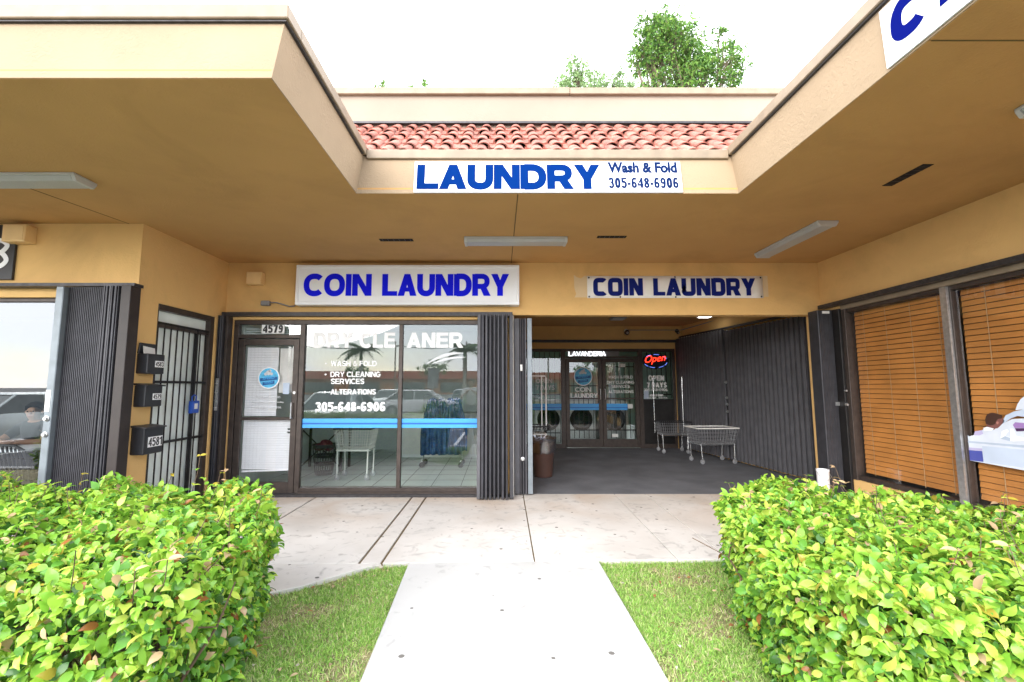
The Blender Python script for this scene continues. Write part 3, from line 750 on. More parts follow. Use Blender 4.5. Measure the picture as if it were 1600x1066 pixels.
# door
d = MB()
dy0, dy1 = FY + 0.03, FY + 0.075
d.box(-3.745, -3.665, dy0, dy1, 0.02, 2.19); d.box(-2.955, -2.875, dy0, dy1, 0.02, 2.19)
d.box(-3.665, -2.955, dy0, dy1, 2.10, 2.19); d.box(-3.665, -2.955, dy0, dy1, 0.02, 0.18); d.box(-3.665, -2.955, dy0, dy1, 1.035, 1.075)
door = d.build('front_door', BRONZE, B, bevel=0.003)
pane(door, -3.665, -2.955, 0.18, 2.10, dy0 + 0.025, GLASSC)
q = MB(); random.seed(9)
for side, (za, zb, x1) in enumerate(((1.09, 2.06, -3.20), (0.34, 1.03, -2.965))):
    z = za
    while z < zb:
        xr = x1 if side == 0 else x1 - (0.06 if 0.80 < z < 0.93 and int(z * 40) % 2 else 0.0)
        q.hexa([(-3.655, dy1 + 0.032, z), (xr, dy1 + 0.032, z), (xr, dy1 + 0.046, z + 0.004), (-3.655, dy1 + 0.046, z + 0.004)],
               [(-3.655, dy1 + 0.030, z + 0.021), (xr, dy1 + 0.030, z + 0.021), (xr, dy1 + 0.032, z + 0.022), (-3.655, dy1 + 0.032, z + 0.022)])
        z += 0.024
    if side == 1: q.hexa([(-3.65, dy1 + .03, 0.300), (-2.97, dy1 + .03, 0.325), (-2.97, dy1 + .045, 0.325), (-3.65, dy1 + .045, 0.300)], [(-3.65, dy1 + .03, 0.325), (-2.97, dy1 + .03, 0.345), (-2.97, dy1 + .045, 0.345), (-3.65, dy1 + .045, 0.325)])
q.build('door_blind', BLINDW, door)
q = MB(); q.box(-3.18, -2.965, dy1 + 0.035, dy1 + 0.04, 1.42, 2.06)
q.build('paper_sheet', PAPER, door)
q = MB(); q.box(-3.09, -3.00, dy0 + 0.018, dy0 + 0.02, 1.40, 1.56); q.build('notice', POSTG, door)
emblem_parts(door, -3.30, 1.63, dy0 + 0.020, 0.155)
lettering(door, [TX('BUSINESS HOURS', -3.47, -3.12, 1.345, 1.375, 0.0, y=dy0 + .02), TX('Monday through Sunday', -3.52, -3.07, 1.27, 1.30, .01, y=dy0 + .02), TX('7:00 A.M. - 10:00 P.M.', -3.49, -3.10, 1.195, 1.225, 0.02, y=dy0 + .02)], m=VINYLD)
q = MB(); q.tube([(-2.935, dy0, 1.28), (-2.935, dy0 - 0.05, 1.28), (-2.935, dy0 - 0.05, 1.06), (-2.935, dy0, 1.06)], 0.011, 8); q.build('handle', STEEL, door)
q = MB(); q.lathe([(0.02, 0), (0.02, 0.012)], (-2.915, dy0, 1.42), 14, (0, -1, 0)); q.build('lock', STEEL, door)
tr = MB().box(-3.75, -2.87, GY + 0.02, GY + 0.025, 2.252, 2.262).build('transom_window', BRONZE, B)
pane(tr, -3.755, -2.865, 2.25, 2.40, GY)
q = MB(); q.box(-3.44, -3.11, GY - 0.006, GY - 0.003, 2.27, 2.40); q.build('number_plate', VINYL, tr)
q = MB(); heavy_text(q, '4579', (-3.42, GY - 0.0065, 2.283), X, Z, 0.29, 0.112, .25, gap=.08); q.build('number_lettering', BLACK, tr)
q = MB()
for z in (2.275, 2.31, 2.345): q.box(-3.72, -2.90, GY + 0.10, GY + 0.104, z, z + 0.012)
q.build('transom_blind', BLINDW, tr)

# --- barred side door (left wall)
XF = LX
d = MB(); d.box(XF - 0.10, XF - 0.02, 5.20, 5.245, 0, 2.47); d.box(XF - 0.10, XF - 0.02, 6.19, 6.28, 0, 2.47); d.box(XF - 0.10, XF - 0.02, 5.245, 6.19, 2.40, 2.47)
d.box(XF - 0.09, XF - 0.03, 5.245, 6.19, 2.20, 2.235)
sdoor = d.build('side_door', BRONZE, B, bevel=0.003)
q = MB(); q.box(XF - 0.095, XF - 0.085, 5.245, 6.19, 0.02, 2.40); q.build('frosted_pane', FROST, sdoor)
q = MB()
for i in range(9):
    yy = 5.26 + i * 0.108
    q.box(XF - 0.042, XF - 0.030, yy, yy + 0.012, 0.05, 2.25)
for z in (2.235, 1.545, 0.835): q.box(XF - 0.050, XF - 0.030, 5.246, 6.19, z, z + 0.03)
q.box(XF - 0.05, XF - 0.025, 5.945, 5.975, 0.05, 2.25)
q.build('security_bars', BLACKM, sdoor)

# --- restaurant window
ry = RY + 0.05
f = MB(); f.box(-12, -4.02, ry, ry + 0.07, 2.435, 2.475); f.box(-12, -4.02, ry, ry + 0.07, 0, 0.12); f.box(-4.12, -4.02, ry, ry + 0.07, 0.12, 2.435); f.box(-6.95, -6.88, ry, ry + .07, 0.12, 2.435)
rw = f.build('restaurant_window', BRONZE, B, bevel=0.003)
pane(rw, -6.88, -4.12, 0.12, 2.435, ry + 0.035, GLASSR); pane(rw, -12, -6.95, 0.12, 2.435, ry + 0.035, GLASSR)
MB().box(-12, -4.02, RY - 0.0, RY + 0.05, 2.476, 2.564).build('window_header', GOLD, B)
q = MB(); q.box(-4.80, -4.66, ry + 0.031, ry + 0.033, 1.60, 1.86); q.build('window_sticker', BLACK, rw)
q = MB(); q.text('F', (-4.765, ry + .0305, 1.745), X, Z, .06, .09, .03); q.text('I', (-4.75, ry + .0305, 1.625), X, Z, .025, .09, .03); q.build('sticker_lettering', VINYL, rw)

# --- clinic windows with wooden blinds (right wall)
cx = RX + 0.03
f = MB()
f.box(cx, cx + 0.08, 0.4, 6.12, 2.50, 2.545)
f.box(cx, cx + 0.08, 0.4, 6.12, 0.30, 0.36)
for (a, b) in ((4.635, 4.70), (6.05, 6.12), (2.55, 2.62)): f.box(cx, cx + 0.08, a, b, 0.36, 2.50)
f.box(RX - 0.004, cx - 0.001, 6.04, 6.118, 0.30, 2.545)
f.build('clinic_window_frame', BRONZE, B, bevel=0.003)
MB().box(cx - 0.032, cx - 0.002, 4.652, 4.720, 0.30, 2.54).build('clinic_mullion', STEEL, B)
MB().box(RX - 0.0, RX + 0.06, 0.4, 6.12, 2.546, 2.664).build('clinic_window_header', COPE, B)
for (a, b) in ((0.41, 2.55), (2.62, 4.635), (4.70, 6.05)):
    wn_ = MB().box(cx + 0.05, cx + 0.056, a, b, 2.485, 2.495).build('clinic_window', BRONZE, B)
    MB().add([(cx + 0.03, b, 0.36), (cx + 0.03, a, 0.36), (cx + 0.03, a, 2.50), (cx + 0.03, b, 2.50)], [(0, 1, 2, 3)]).build('pane', GLASSC, wn_)
    q = MB(); z = 0.40
    while z < 2.46:
        q.hexa([(cx + 0.088, a + .01, z), (cx + 0.091, a + .01, z + .002), (cx + 0.091, b - .01, z + .002), (cx + 0.088, b - .01, z)][::-1],
               [(cx + 0.098, a + .01, z + 0.053), (cx + 0.101, a + .01, z + 0.054), (cx + 0.101, b - .01, z + 0.054), (cx + 0.098, b - .01, z + 0.053)][::-1]); z += 0.060
    q.build('blind', BLIND, wn_)
    q = MB()
    nC = 4
    for i in range(nC):
        yy = a + (b - a) * (i + 0.5) / nC; q.box(cx + 0.082, cx + 0.085, yy, yy + 0.006, 0.38, 2.48)
    q.build('blind_cord', CORD, wn_)

# --- recess storefront
by = BY + 0.03
f = MB()
for (a, b) in ((0.55, 0.62), (1.55, 1.665), (3.50, 3.60), (4.36, 4.42)): f.box(a, b, by, by + 0.08, 0, 2.46)
for (a, b) in ((0.62, 1.55), (1.665, 3.50), (3.60, 4.36)): f.box(a, b, by, by + 0.08, 2.40, 2.46)
f.box(1.665, 3.50, by, by + 0.08, 2.22, 2.27); f.box(0.62, 1.55, by, by + 0.08, 0, 0.10); f.box(3.60, 4.36, by, by + 0.08, 0, 0.10)
f.build('recess_frame', BRONZE, B, bevel=0.003)
MB().box(0.2, 4.58, BY - 0.05, BY, 2.615, 2.68).build('recess_track', TRACK, B)
MB().box(4.424, 4.60, BY - 0.04, BY - .001, 0.004, 2.612).build('recess_end_post', TRACK, B)
gy = by + 0.03
def sidelight(a, b, name, solid):
    wv = MB().box(a, b, gy + 0.012, gy + 0.02, 2.385, 2.398).build(name, BRONZE, B)
    if solid:
        pane(wv, a, b, 1.22, 2.40, gy, GLASSB)
        MB().box(a, b, gy, gy + 0.02, 0.10, 1.20).build('lower_panel', BLACKM, wv)
    else: pane(wv, a, b, 0.10, 2.40, gy, GLASSB)
    return wv
sl1 = sidelight(0.62, 1.55, 'sidelight_window', False)
sl2 = sidelight(3.60, 4.36, 'sidelight_window', True)
tw = MB().box(1.665, 3.50, gy + 0.012, gy + 0.02, 2.385, 2.398).build('transom_window', BRONZE, B)
pane(tw, 1.665, 3.50, 2.27, 2.40, gy, GLASSB)
def grille(win, a, b, z0, z1, mids):
    q = MB(); n = max(2, round((b - a) / 0.125))
    for i in range(n + 1):
        x = a + (b - a) * i / n; q.box(x - 0.008, x + 0.008, gy + 0.06, gy + 0.076, z0, z1)
    for z in mids: q.box(a, b, gy + 0.077, gy + 0.09, z, z + 0.025)
    q.build('security_grille', BLACKM, win)
grille(sl1, 0.64, 1.53, 0.12, 2.38, (0.35, 1.3, 2.2)); grille(sl2, 3.62, 4.34, 1.22, 2.38, (1.3, 2.2))
def bdoor(a, b):
    q = MB(); q.box(a, a + .09, by, by + .06, .02, 2.21); q.box(b - .09, b, by, by + .06, .02, 2.21); q.box(a + .09, b - .09, by, by + .06, 2.12, 2.21); q.box(a + .09, b - .09, by, by + .06, .02, .22); q.box(a + .09, b - .09, by, by + .06, 1.20, 1.235)
    dd = q.build('recess_door', BRONZE, B, bevel=0.003)
    pane(dd, a + .09, b - .09, .22, 2.12, gy, GLASSB); grille(dd, a + .09, b - .09, .23, 2.11, (0.42, 1.52, 2.0))
    return dd
bd1 = bdoor(1.67, 2.575); bd2 = bdoor(2.585, 3.495)
LTX = lambda s, x0, x1, z0, z1, off=.02: (s, x0, x1, z0, z1, off, gy - 0.006, 0)
lettering(sl1, [LTX('OPEN', .92, 1.33, 1.60, 1.71, .03), LTX('7 DAYS', .92, 1.39, 1.43, 1.545, .03), LTX('BUSINESS HOURS', .94, 1.25, 1.31, 1.34, 0), LTX('7:00 A.M. - 9:00 P.M.', .86, 1.40, 1.23, 1.265, 0)], m=VINYLD)
lettering(sl2, [LTX('OPEN', 3.74, 4.14, 1.66, 1.79, .03), LTX('7 DAYS', 3.70, 4.20, 1.49, 1.615, .03), LTX('305-648-6906', 3.62, 4.21, 1.40, 1.465, .02), LTX('BUSINESS HOURS', 3.76, 4.10, 1.27, 1.32, 0), LTX('7:00 A.M. - 9:00 P.M.', 3.70, 4.21, 1.21, 1.25, .01)])
emblem_parts(bd1, 2.105, 1.765, gy - 0.010, 0.235)
lettering(bd1, [LTX('COIN', 1.90, 2.30, 1.385, 1.495, .03), LTX('LAUNDRY', 1.785, 2.46, 1.225, 1.345, .03)])
lettering(bd2, [LTX('WASH & FOLD', 2.74, 3.35, 1.715, 1.785), LTX('DRY CLEANING', 2.70, 3.385, 1.585, 1.655), LTX('SERVICES', 2.81, 3.27, 1.485, 1.55), LTX('ALTERATIONS', 2.73, 3.36, 1.35, 1.42)], m=VINYL)
stripe(sl1, .62, 1.55, gy - .003, .93, 1.09); stripe(bd1, 1.76, 2.485, gy - .003, .93, 1.09); stripe(bd2, 2.675, 3.20, gy - .003, .93, 1.09)
MB().box(2.80, 2.95, gy - .004, gy - .002, .27, .345).build('notice', PAPER, bd2)
MB().box(3.21, 3.33, gy - .004, gy - .002, .97, 1.08).build('notice', PAPER, bd2)
MB().box(3.03, 3.17, gy - .004, gy - .002, 2.00, 2.085).build('notice', PAPER, bd2)
MB().box(3.62, 3.74, gy - .004, gy - .002, 1.21, 1.42).build('notice', POSTG, sl2)
for dd, hx in ((bd1, 2.52), (bd2, 2.64)):
    MB().tube([(hx, by, 1.45), (hx, by - .05, 1.45), (hx, by - .05, 1.2), (hx, by, 1.2)], .010, 8).build('handle', STEEL, dd)

# ------------------------------------------------------------------ signs
s = thing('fascia_sign', 'white LAUNDRY Wash & Fold sign board with phone number on the canopy fascia', 'sign', (0.45, NY, 3.29))
lean = Vector((0, 0.06, FT - FZ)).normalized()
fo = Vector((0, NY, FZ))
nf = X.cross(lean)
def onf(x, z): return fo + X * x + lean * ((z - FZ) / lean.z) + nf * 0.003
q = MB(); q.slab([(-0.80, 0), (1.715, 0), (1.715, 0.328), (-0.80, 0.328)], onf(0, 3.305), X, lean, 0.018); q.build('panel', SIGNW, s, bevel=0.002)
q = MB(); heavy_text(q, 'LAUNDRY', onf(-0.775, 3.335) + nf * .0185, X, lean, 1.725, 0.262, .29, gap=.015); q.build('main_lettering', BLUE1, s)
q = MB(); q.text('Wash & Fold', onf(1.025, 3.505) + nf * .0185, X, lean, 0.655, 0.118, .048); heavy_text(q, '305-648-6906', onf(1.025, 3.347) + nf * .0185, X, lean, 0.655, 0.108, .21); q.build('small_lettering', NAVY2, s)

s = thing('lightbox_sign', 'white framed light box reading COIN LAUNDRY in bright blue above the shop window', 'sign', (-1.3, FY - .1, 2.65))
q = MB(); q.box(-2.885, 0.285, FY - .16, FY - .002, 2.655, 2.70); q.box(-2.885, 0.285, FY - .16, FY - .002, 3.185, 3.23); q.box(-2.885, -2.84, FY - .16, FY - .002, 2.70, 3.185); q.box(0.24, 0.285, FY - .16, FY - .002, 2.70, 3.185)
q.build('frame', SIGNW, s, bevel=0.006)
MB().box(-2.84, 0.24, FY - .145, FY - .01, 2.70, 3.185).build('face', SIGNW, s)
q = MB(); heavy_text(q, 'COIN', (-2.775, FY - .1455, 2.785), X, Z, 0.965, 0.315, .255, gap=.035); heavy_text(q, 'LAUNDRY', (-1.66, FY - .1455, 2.785), X, Z, 1.80, 0.315, .26, gap=.02); q.build('lettering', BLUE2, s)

s = thing('banner_sign', 'white vinyl COIN LAUNDRY banner in navy letters screwed over the recess opening', 'banner', (2.55, FY, 2.76))
nx, nz = 24, 4
q = MB()
vs = [];
for j in range(nz + 1):
    for i in range(nx + 1):
        vs.append((1.275 + 2.545 * i / nx, FY - 0.006 - 0.006 * abs(math.sin(i * 1.1 + j)) , 2.78 + 0.325 * j / nz))
q.add(vs, [(j * (nx + 1) + i, j * (nx + 1) + i + 1, (j + 1) * (nx + 1) + i + 1, (j + 1) * (nx + 1) + i) for j in range(nz) for i in range(nx)])
ob = q.build('sheet', BANW, s, smooth=True); md = ob.modifiers.new('solid', 'SOLIDIFY'); md.thickness = 0.003
q = MB(); heavy_text(q, 'COIN', (1.36, FY - .0155, 2.815), X, Z, 0.72, 0.255, .265, 4.5, gap=.05); heavy_text(q, 'LAUNDRY', (2.23, FY - .0155, 2.815), X, Z, 1.48, 0.255, .265, 4.5, gap=.05); q.build('lettering', NAVY, s)
for (x, z) in ((1.30, 3.08), (1.30, 2.80), (3.79, 3.08), (3.79, 2.80), (2.55, 3.09), (2.55, 2.795), (1.75, 2.795)):
    MB().lathe([(0.013, 0), (0.010, 0.006)], (x, FY - .015, z), 10, (0, -1, 0)).build('screw', BLACKM, s)
q = MB(); q.slab([(1.085, 3.125), (1.13, 3.09), (1.19, 3.07), (1.24, 3.11), (3.90, 3.11), (3.90, 2.80), (1.09, 2.79), (1.115, 2.84), (1.09, 2.93)][::-1], (0, FY - .0003, 0), X, Z, 0.0015)
q.build('faded_paint_patch', pm('faded_paint', (0.66, 0.50, 0.30), 0.85, var=0.04), B)

s = thing('clinic_sign', 'white sign board with bold blue CT letters on the right canopy fascia', 'sign', (CR - .02, 1.5, 3.3))
ur = Vector((-0.02, 0, FT - FZ)).normalized(); rd = Vector((0, -1, 0)); ns = rd.cross(ur)
def onr(d_, z): return Vector((CR, 2.44 - d_, FZ)) + ur * (z - FZ) + ns * 0.002
q = MB(); q.slab([(0, 0), (1.75, 0), (1.75, .350), (0, .350)], onr(0, 3.318), rd, ur, .012); q.build('panel', SIGNW, s)
q = MB(); heavy_text(q, 'CT', onr(0.045, 3.405) + ns * .0125, rd, ur, 0.435, 0.225, .31, 2.6, .10, gap=.07); q.build('lettering', BLUE3, s)
for (a, z) in ((.04, 3.35), (.04, 3.62)): MB().lathe([(.008, 0), (.006, .004)], onr(a, z) + ns * .0122, 8, tuple(ns)).build('screw', STEEL, s)

s = thing('number_sign', 'black street number board 4583 on the restaurant wall', 'sign', (-5.85, RY, 2.66))
MB().box(-6.45, -5.31, RY - .03, RY - .001, 2.665, 3.28).build('board', BLACK, s, bevel=.003)
q = MB(); heavy_text(q, '4583', (-6.40, RY - .0305, 2.79), X, Z, 1.04, 0.33, .17); q.build('lettering', SIGNW, s)

s = thing('neon_sign', 'oval neon sign glowing red Open in the right sidelight', 'neon sign', (3.93, BY, 2.0))
q = MB(); N = 32; q.slab([(0.335 * math.cos(2 * math.pi * i / N), 0.195 * math.sin(2 * math.pi * i / N)) for i in range(N)], (3.92, gy - .02, 2.15), X, Z, 0.02); q.build('backing', pm('neon_back', (0.01, 0.012, 0.03), .3, var=0), s)
q = MB()
for a0 in (0.35, 1.25, 1.95, 3.6, 4.2, 5.0, 5.6):
    q.tube([(3.92 + .30 * math.cos(a0 + t * .09), gy - .045, 2.15 + .165 * math.sin(a0 + t * .09)) for t in range(6)], .006, 6)
q.build('border_tube', NEONB, s)
q = MB(); q.text('Open', (3.66, gy - .043, 2.045), (X + Z * .12), Z, 0.52, 0.23, -.005, .35, depth=.012); q.build('red_tube', NEONR, s)
s = thing('neon_sign', 'white glowing LAVANDERIA tube sign in the recess transom', 'neon sign', (2.2, BY, 2.27))
q = MB(); heavy_text(q, 'LAVANDERIA', (1.75, gy - .035, 2.28), X, Z, 0.93, 0.11, .10, depth=.006); q.build('white_tube', NEONW, s)
MB().box(1.73, 3.02, gy - .018, gy - .008, 2.275, 2.395).build('backing', GREYB, s)

# ------------------------------------------------------------------ lamps, vents, boxes
def lamp(cx_, cy_, along, label):
    s = thing('ceiling_light', label, 'ceiling light', (cx_, cy_, SZ), 0, 'fluorescent fixtures under the canopy')
    L, W, H = 0.62, 0.115, 0.062
    if along == 'x':
        prof = lambda a, wt, wb, z0, z1: [(-a, -wt, z1), (a, -wt, z1), (a, wt, z1), (-a, wt, z1)]
    def trap(l0, l1, w0, w1, z0, z1):
        lo = [(-l0, -w0, z0), (l0, -w0, z0), (l0, w0, z0), (-l0, w0, z0)]; hi = [(-l1, -w1, z1), (l1, -w1, z1), (l1, w1, z1), (-l1, w1, z1)]
        if along == 'y': lo = [(-y_, x_, z_) for x_, y_, z_ in lo]; hi = [(-y_, x_, z_) for x_, y_, z_ in hi]
        return lo, hi
    q = MB(); q.hexa(*trap(L, L, W, W, -.022, -.0015)); q.build('housing', LAMPG, s, local=True, bevel=.003)
    q = MB(); q.hexa(*trap(L - .03, L - .03, W * .70, W * .95, -H, -.022)); q.build('lens', LENS, s, local=True, bevel=.006)
    for sg in (-1, 1):
        lo, hi = trap(.016, .016, W * .74, W * .98, -H - .003, -.0221)
        sh = Vector((sg * (L - .014), 0, 0)) if along == 'x' else Vector((0, sg * (L - .014), 0))
        q = MB(); q.hexa([Vector(p) + sh for p in lo], [Vector(p) + sh for p in hi]); q.build('end_cap', LAMPG, s, local=True, bevel=.002)
    return s
lamp(0.20, 5.42, 'x', 'fluorescent ceiling light in the middle of the soffit above the light box sign')
lamp(3.57, 5.40, 'y', 'fluorescent ceiling light running front to back near the clinic wall')
lamp(-4.20, 3.78, 'x', 'fluorescent ceiling light under the left canopy before the restaurant')
lamp(3.47, 2.18, 'y', 'fluorescent ceiling light cut off by the right picture edge')
def vent(poly, label):
    q = MB(); q.prism(poly, SZ - .004, SZ - .001)
    ob = q.build('soffit_vent', pm('vent_black', (.012, .008, .008), .9, var=0), None); tag(ob, label, 'vent', 'slot vents in the soffit')
    a = np.array(poly); x0, y0 = a.min(0) ; x1, y1 = a.max(0)
    q = MB(); n = 6
    if x1 - x0 > y1 - y0:
        for i in range(n): q.box(x0 + (x1 - x0) * (i + .5) / n, x0 + (x1 - x0) * (i + .5) / n + .006, y0, y1, SZ - .006, SZ - .0041)
    else:
        for i in range(n): q.box(x0, x1, y0 + (y1 - y0) * (i + .5) / n, y0 + (y1 - y0) * (i + .5) / n + .006, SZ - .006, SZ - .0041)
    q.build('slat', BLACKM, ob)
vent([(-1.47, 5.40), (-1.06, 5.40), (-1.06, 5.49), (-1.47, 5.49)], 'black slot vent in the soffit left of the middle light')
vent([(1.18, 5.29), (1.53, 5.29), (1.53, 5.37), (1.18, 5.37)], 'black slot vent in the soffit right of the middle light')
vent([(3.44, 3.53), (3.53, 3.53), (3.53, 3.93), (3.44, 3.93)], 'long black slot vent under the right canopy before the clinic')
def jbox(x0, x1, y0, y1, z0, z1, m, label, name='junction_box'):
    s = thing(name, label, 'electrical box', ((x0 + x1) / 2, y1, z0))
    MB().box(x0, x1, y0, y1, z0, z1).build('body', m, s, bevel=.006)
    MB().box(x0 + .015, x1 - .015, y0 - .006, y0, z0 + .015, z1 - .015).build('cover', m, s, bevel=.002)
    return s
jbox(-3.62, -3.40, FY - .11, FY - .001, 2.965, 3.145, BEIGE, 'square gold painted junction box above the 4579 door')
jbox(-5.36, -5.11, RY - .13, RY - .001, 3.06, 3.25, BEIGE, 'square gold painted junction box beside the black number board')
s = jbox(-3.42, -3.30, FY - .06, FY - .001, 2.665, 2.735, GREYB, 'small grey conduit box with a cable feeding the light box sign', 'conduit_box')
MB().tube([(-3.30, FY - .03, 2.71), (-3.2, FY - .03, 2.71), (-3.10, FY - .03, 2.68), (-3.02, FY - .03, 2.655), (-2.95, FY - .03, 2.66), (-2.885, FY - .04, 2.70)], .009, 8).build('cable', GREYB, s)
# recess ceiling fittings
s = thing('ceiling_light', 'small square lit lamp on the recess ceiling', 'ceiling light', (4.40, 9.6, 3.03))
MB().box(4.26, 4.54, 9.45, 9.75, 2.995, 3.029).build('housing', WHITE, s, bevel=.004); MB().box(4.29, 4.51, 9.48, 9.72, 2.985, 2.995).build('lens', LIT, s)
s = thing('ceiling_light', 'grey unlit square lamp on the recess ceiling behind the beam', 'ceiling light', (2.62, 9.95, 3.03))
MB().box(2.46, 2.78, 9.8, 10.1, 2.99, 3.029).build('housing', GREYB, s, bevel=.004); MB().box(2.49, 2.75, 9.83, 10.07, 2.98, 2.99).build('lens', LAMPG, s)
def cctv(x, z, r, label):
    s = thing('security_camera', label, 'camera', (x, BY, z))
    MB().lathe([(.05, 0), (.05, .02)], (x, BY, z + .05), 16, (0, -1, 0)).build('mount', WHITE if r > .06 else BLACK, s)
    MB().ball((x, BY - .07, z), r, 12).build('dome', BLACK, s, smooth=True)
    MB().lathe([(r * .5, 0), (r * .45, .012)], (x, BY - .07 - r * .9, z - .01), 14, (0, -1, 0)).build('lens', STEEL, s)
cctv(3.20, 2.86, .065, 'black dome security camera over the recess door'); cctv(4.48, 2.86, .04, 'tiny black security camera in the recess corner')
q = MB(); q.tube([(3.20, BY - .02, 2.93), (4.58, BY - .02, 2.93)], .01, 6); q.tube([(4.59, BY - .03, 2.93), (4.93, 8.7, 3.0)], .012, 6)
tag(q.build('conduit', GREYB), 'thin grey cable conduit running along the top of the recess walls', 'conduit')

# ------------------------------------------------------------------ accordion shutters
def zigzag(pts, z0, z1, th=0.004):
    q = MB(); n = len(pts)
    vs = []
    for i, (x, y) in enumerate(pts):
        a = Vector((*pts[max(0, i - 1)], 0)); b = Vector((*pts[min(n - 1, i + 1)], 0)); d_ = (b - a).normalized(); nn = Vector((-d_.y, d_.x, 0)) * th
        vs += [(x, y, z0), (x, y, z1), (x + nn.x, y + nn.y, z0), (x + nn.x, y + nn.y, z1)]
    fs = []
    for i in range(n - 1):
        a, b = 4 * i, 4 * i + 4
        fs += [(a, b, b + 1, a + 1), (a + 2, a + 3, b + 3, b + 2), (a + 1, b + 1, b + 3, a + 3), (a, a + 2, b + 2, b)]
    e = 4 * (n - 1); fs += [(0, 1, 3, 2), (e, e + 2, e + 3, e + 1)]
    q.add(vs, fs); return q
def bundle(x0, x1, yf, yb, n, jit=.01):
    pts = []; p = (x1 - x0) / n
    for i in range(n):
        x = x0 + p * i; w_ = p * random.uniform(.50, .78); yy = yf + random.uniform(-jit, jit)
        pts += [(x + .02 * p, yb), (x + .06 * p, yy + .012), (x + .14 * p, yy), (x + w_ - .08 * p, yy + random.uniform(-.004, .006)), (x + w_, yy + .012), (x + w_ + .04 * p, yb)]
    return pts
def lockset(parent, x, y, z, ax=(0, -1, 0)):
    q = MB(); q.lathe([(.028, 0), (.028, .01), (.018, .012), (.018, .03)], (x, y, z), 14, ax); q.build('lock', STEEL, parent)

random.seed(21)
# 1 restaurant shutter, folded: pale lead post, fine ribs, deep folds, dark end post
s = thing('accordion_shutter', 'wide dark accordion shutter folded beside the restaurant window with a pale lead post', 'shutter', (-4.27, 4.78, 0))
MB().box(-4.655, -4.575, 4.70, 4.80, .03, 2.555).build('lead_post', SHUTL, s, bevel=.006)
pts = []
n = 20; pw = .39 / n
for i in range(n):
    x_ = -4.573 + pw * i; pts += [(x_, 4.768), (x_ + pw * .12, 4.756), (x_ + pw * .75, 4.754), (x_ + pw * .87, 4.768)]
zigzag(pts, .03, 2.56).build('ribbed_leaf', SHUTD, s)
zigzag(bundle(-4.18, -3.99, 4.72, 4.84, 6), .03, 2.565).build('folded_leaf', SHUTD, s)
MB().box(-3.988, -3.885, 4.72, 4.86, .0, 2.57).build('end_post', pm('brown_post', (.03, .022, .02), .5, var=.2), s, bevel=.004)
lockset(s, -4.615, 4.70, 1.18); lockset(s, -4.615, 4.70, 1.02)
MB().box(-4.65, -4.60, 4.697, 4.699, 1.25, 1.47).build('sticker', PAPER, s)
q = MB(); q.box(-12, -3.885, 4.76, 4.888, 2.572, 2.605); tag(q.build('shutter_track', TRACK), 'dark metal shutter track above the restaurant window', 'track')
# 2 laundry front shutter, folded
s = thing('accordion_shutter', 'dark accordion shutter folded tight at the right end of the shop window', 'shutter', (-.05, 6.3, 0))
MB().box(-.30, -.255, 6.22, 6.42, .02, 2.50).build('lead_post', SHUT, s, bevel=.004)
zigzag(bundle(-.252, .14, 6.22, 6.40, 7, .016), .02, 2.50).build('folded_leaf', SHUTD, s)
MB().box(.142, .188, 6.24, 6.44, .02, 2.51).build('end_post', SHUTD, s, bevel=.004)
q = MB(); q.box(-3.935, .188, 6.38, FY - .002, 2.505, 2.56); tag(q.build('shutter_track', TRACK), 'dark metal shutter track above the laundry shop window', 'track')
q = MB(); q.box(-3.80, .19, 6.40, FY + .015, -.0, .035); tag(q.build('shutter_track', TRACK), 'worn floor track along the shop window sill', 'track')
MB().box(-3.82, -.26, FY - .03, FY + .02, 2.466, 2.502).build('window_header', GOLD, B)
# 3 shutter jamb at left of the 4579 door
s = thing('accordion_shutter', 'narrow black shutter jamb with metal lock left of the 4579 door', 'shutter', (-3.88, 6.4, 0))
zigzag(bundle(-3.935, -3.85, 6.30, 6.44, 3, .004), .02, 2.50).build('folded_leaf', SHUTD, s)
MB().box(-3.848, -3.815, 6.34, 6.46, .02, 2.50).build('end_post', BRONZE, s, bevel=.003)
q = MB(); q.box(-3.90, -3.865, 6.285, 6.30, 1.18, 1.62)
for z in (1.22, 1.32, 1.43, 1.55): q.lathe([(.016, 0), (.012, .02)], (-3.882, 6.285, z), 10, (0, -1, 0))
q.build('lock', STEEL, s)
# 4 recess shutter, folded at left
s = thing('accordion_shutter', 'blue grey accordion shutter folded at the left edge of the recess opening', 'shutter', (.35, 6.6, 0))
MB().box(.215, .29, 6.52, 6.64, .02, 2.49).build('end_post', SHUT, s, bevel=.004)
zigzag(bundle(.292, .40, 6.50, 6.62, 3, .004), .02, 2.49).build('folded_leaf', SHUT, s)
MB().box(.402, .47, 6.50, 6.62, .02, 2.49).build('lead_post', SHUTL, s, bevel=.004)
MB().box(.30, .33, 6.488, 6.494, 1.73, 1.82).build('sticker', PAPER, s)
lockset(s, .33, 6.497, .5)
q = MB(); q.box(.192, .205, FY - .05, FY - .002, .0, 2.52); tag(q.build('corner_guard', OFFW), 'pale worn corner strip between the two folded shutters', 'corner strip')
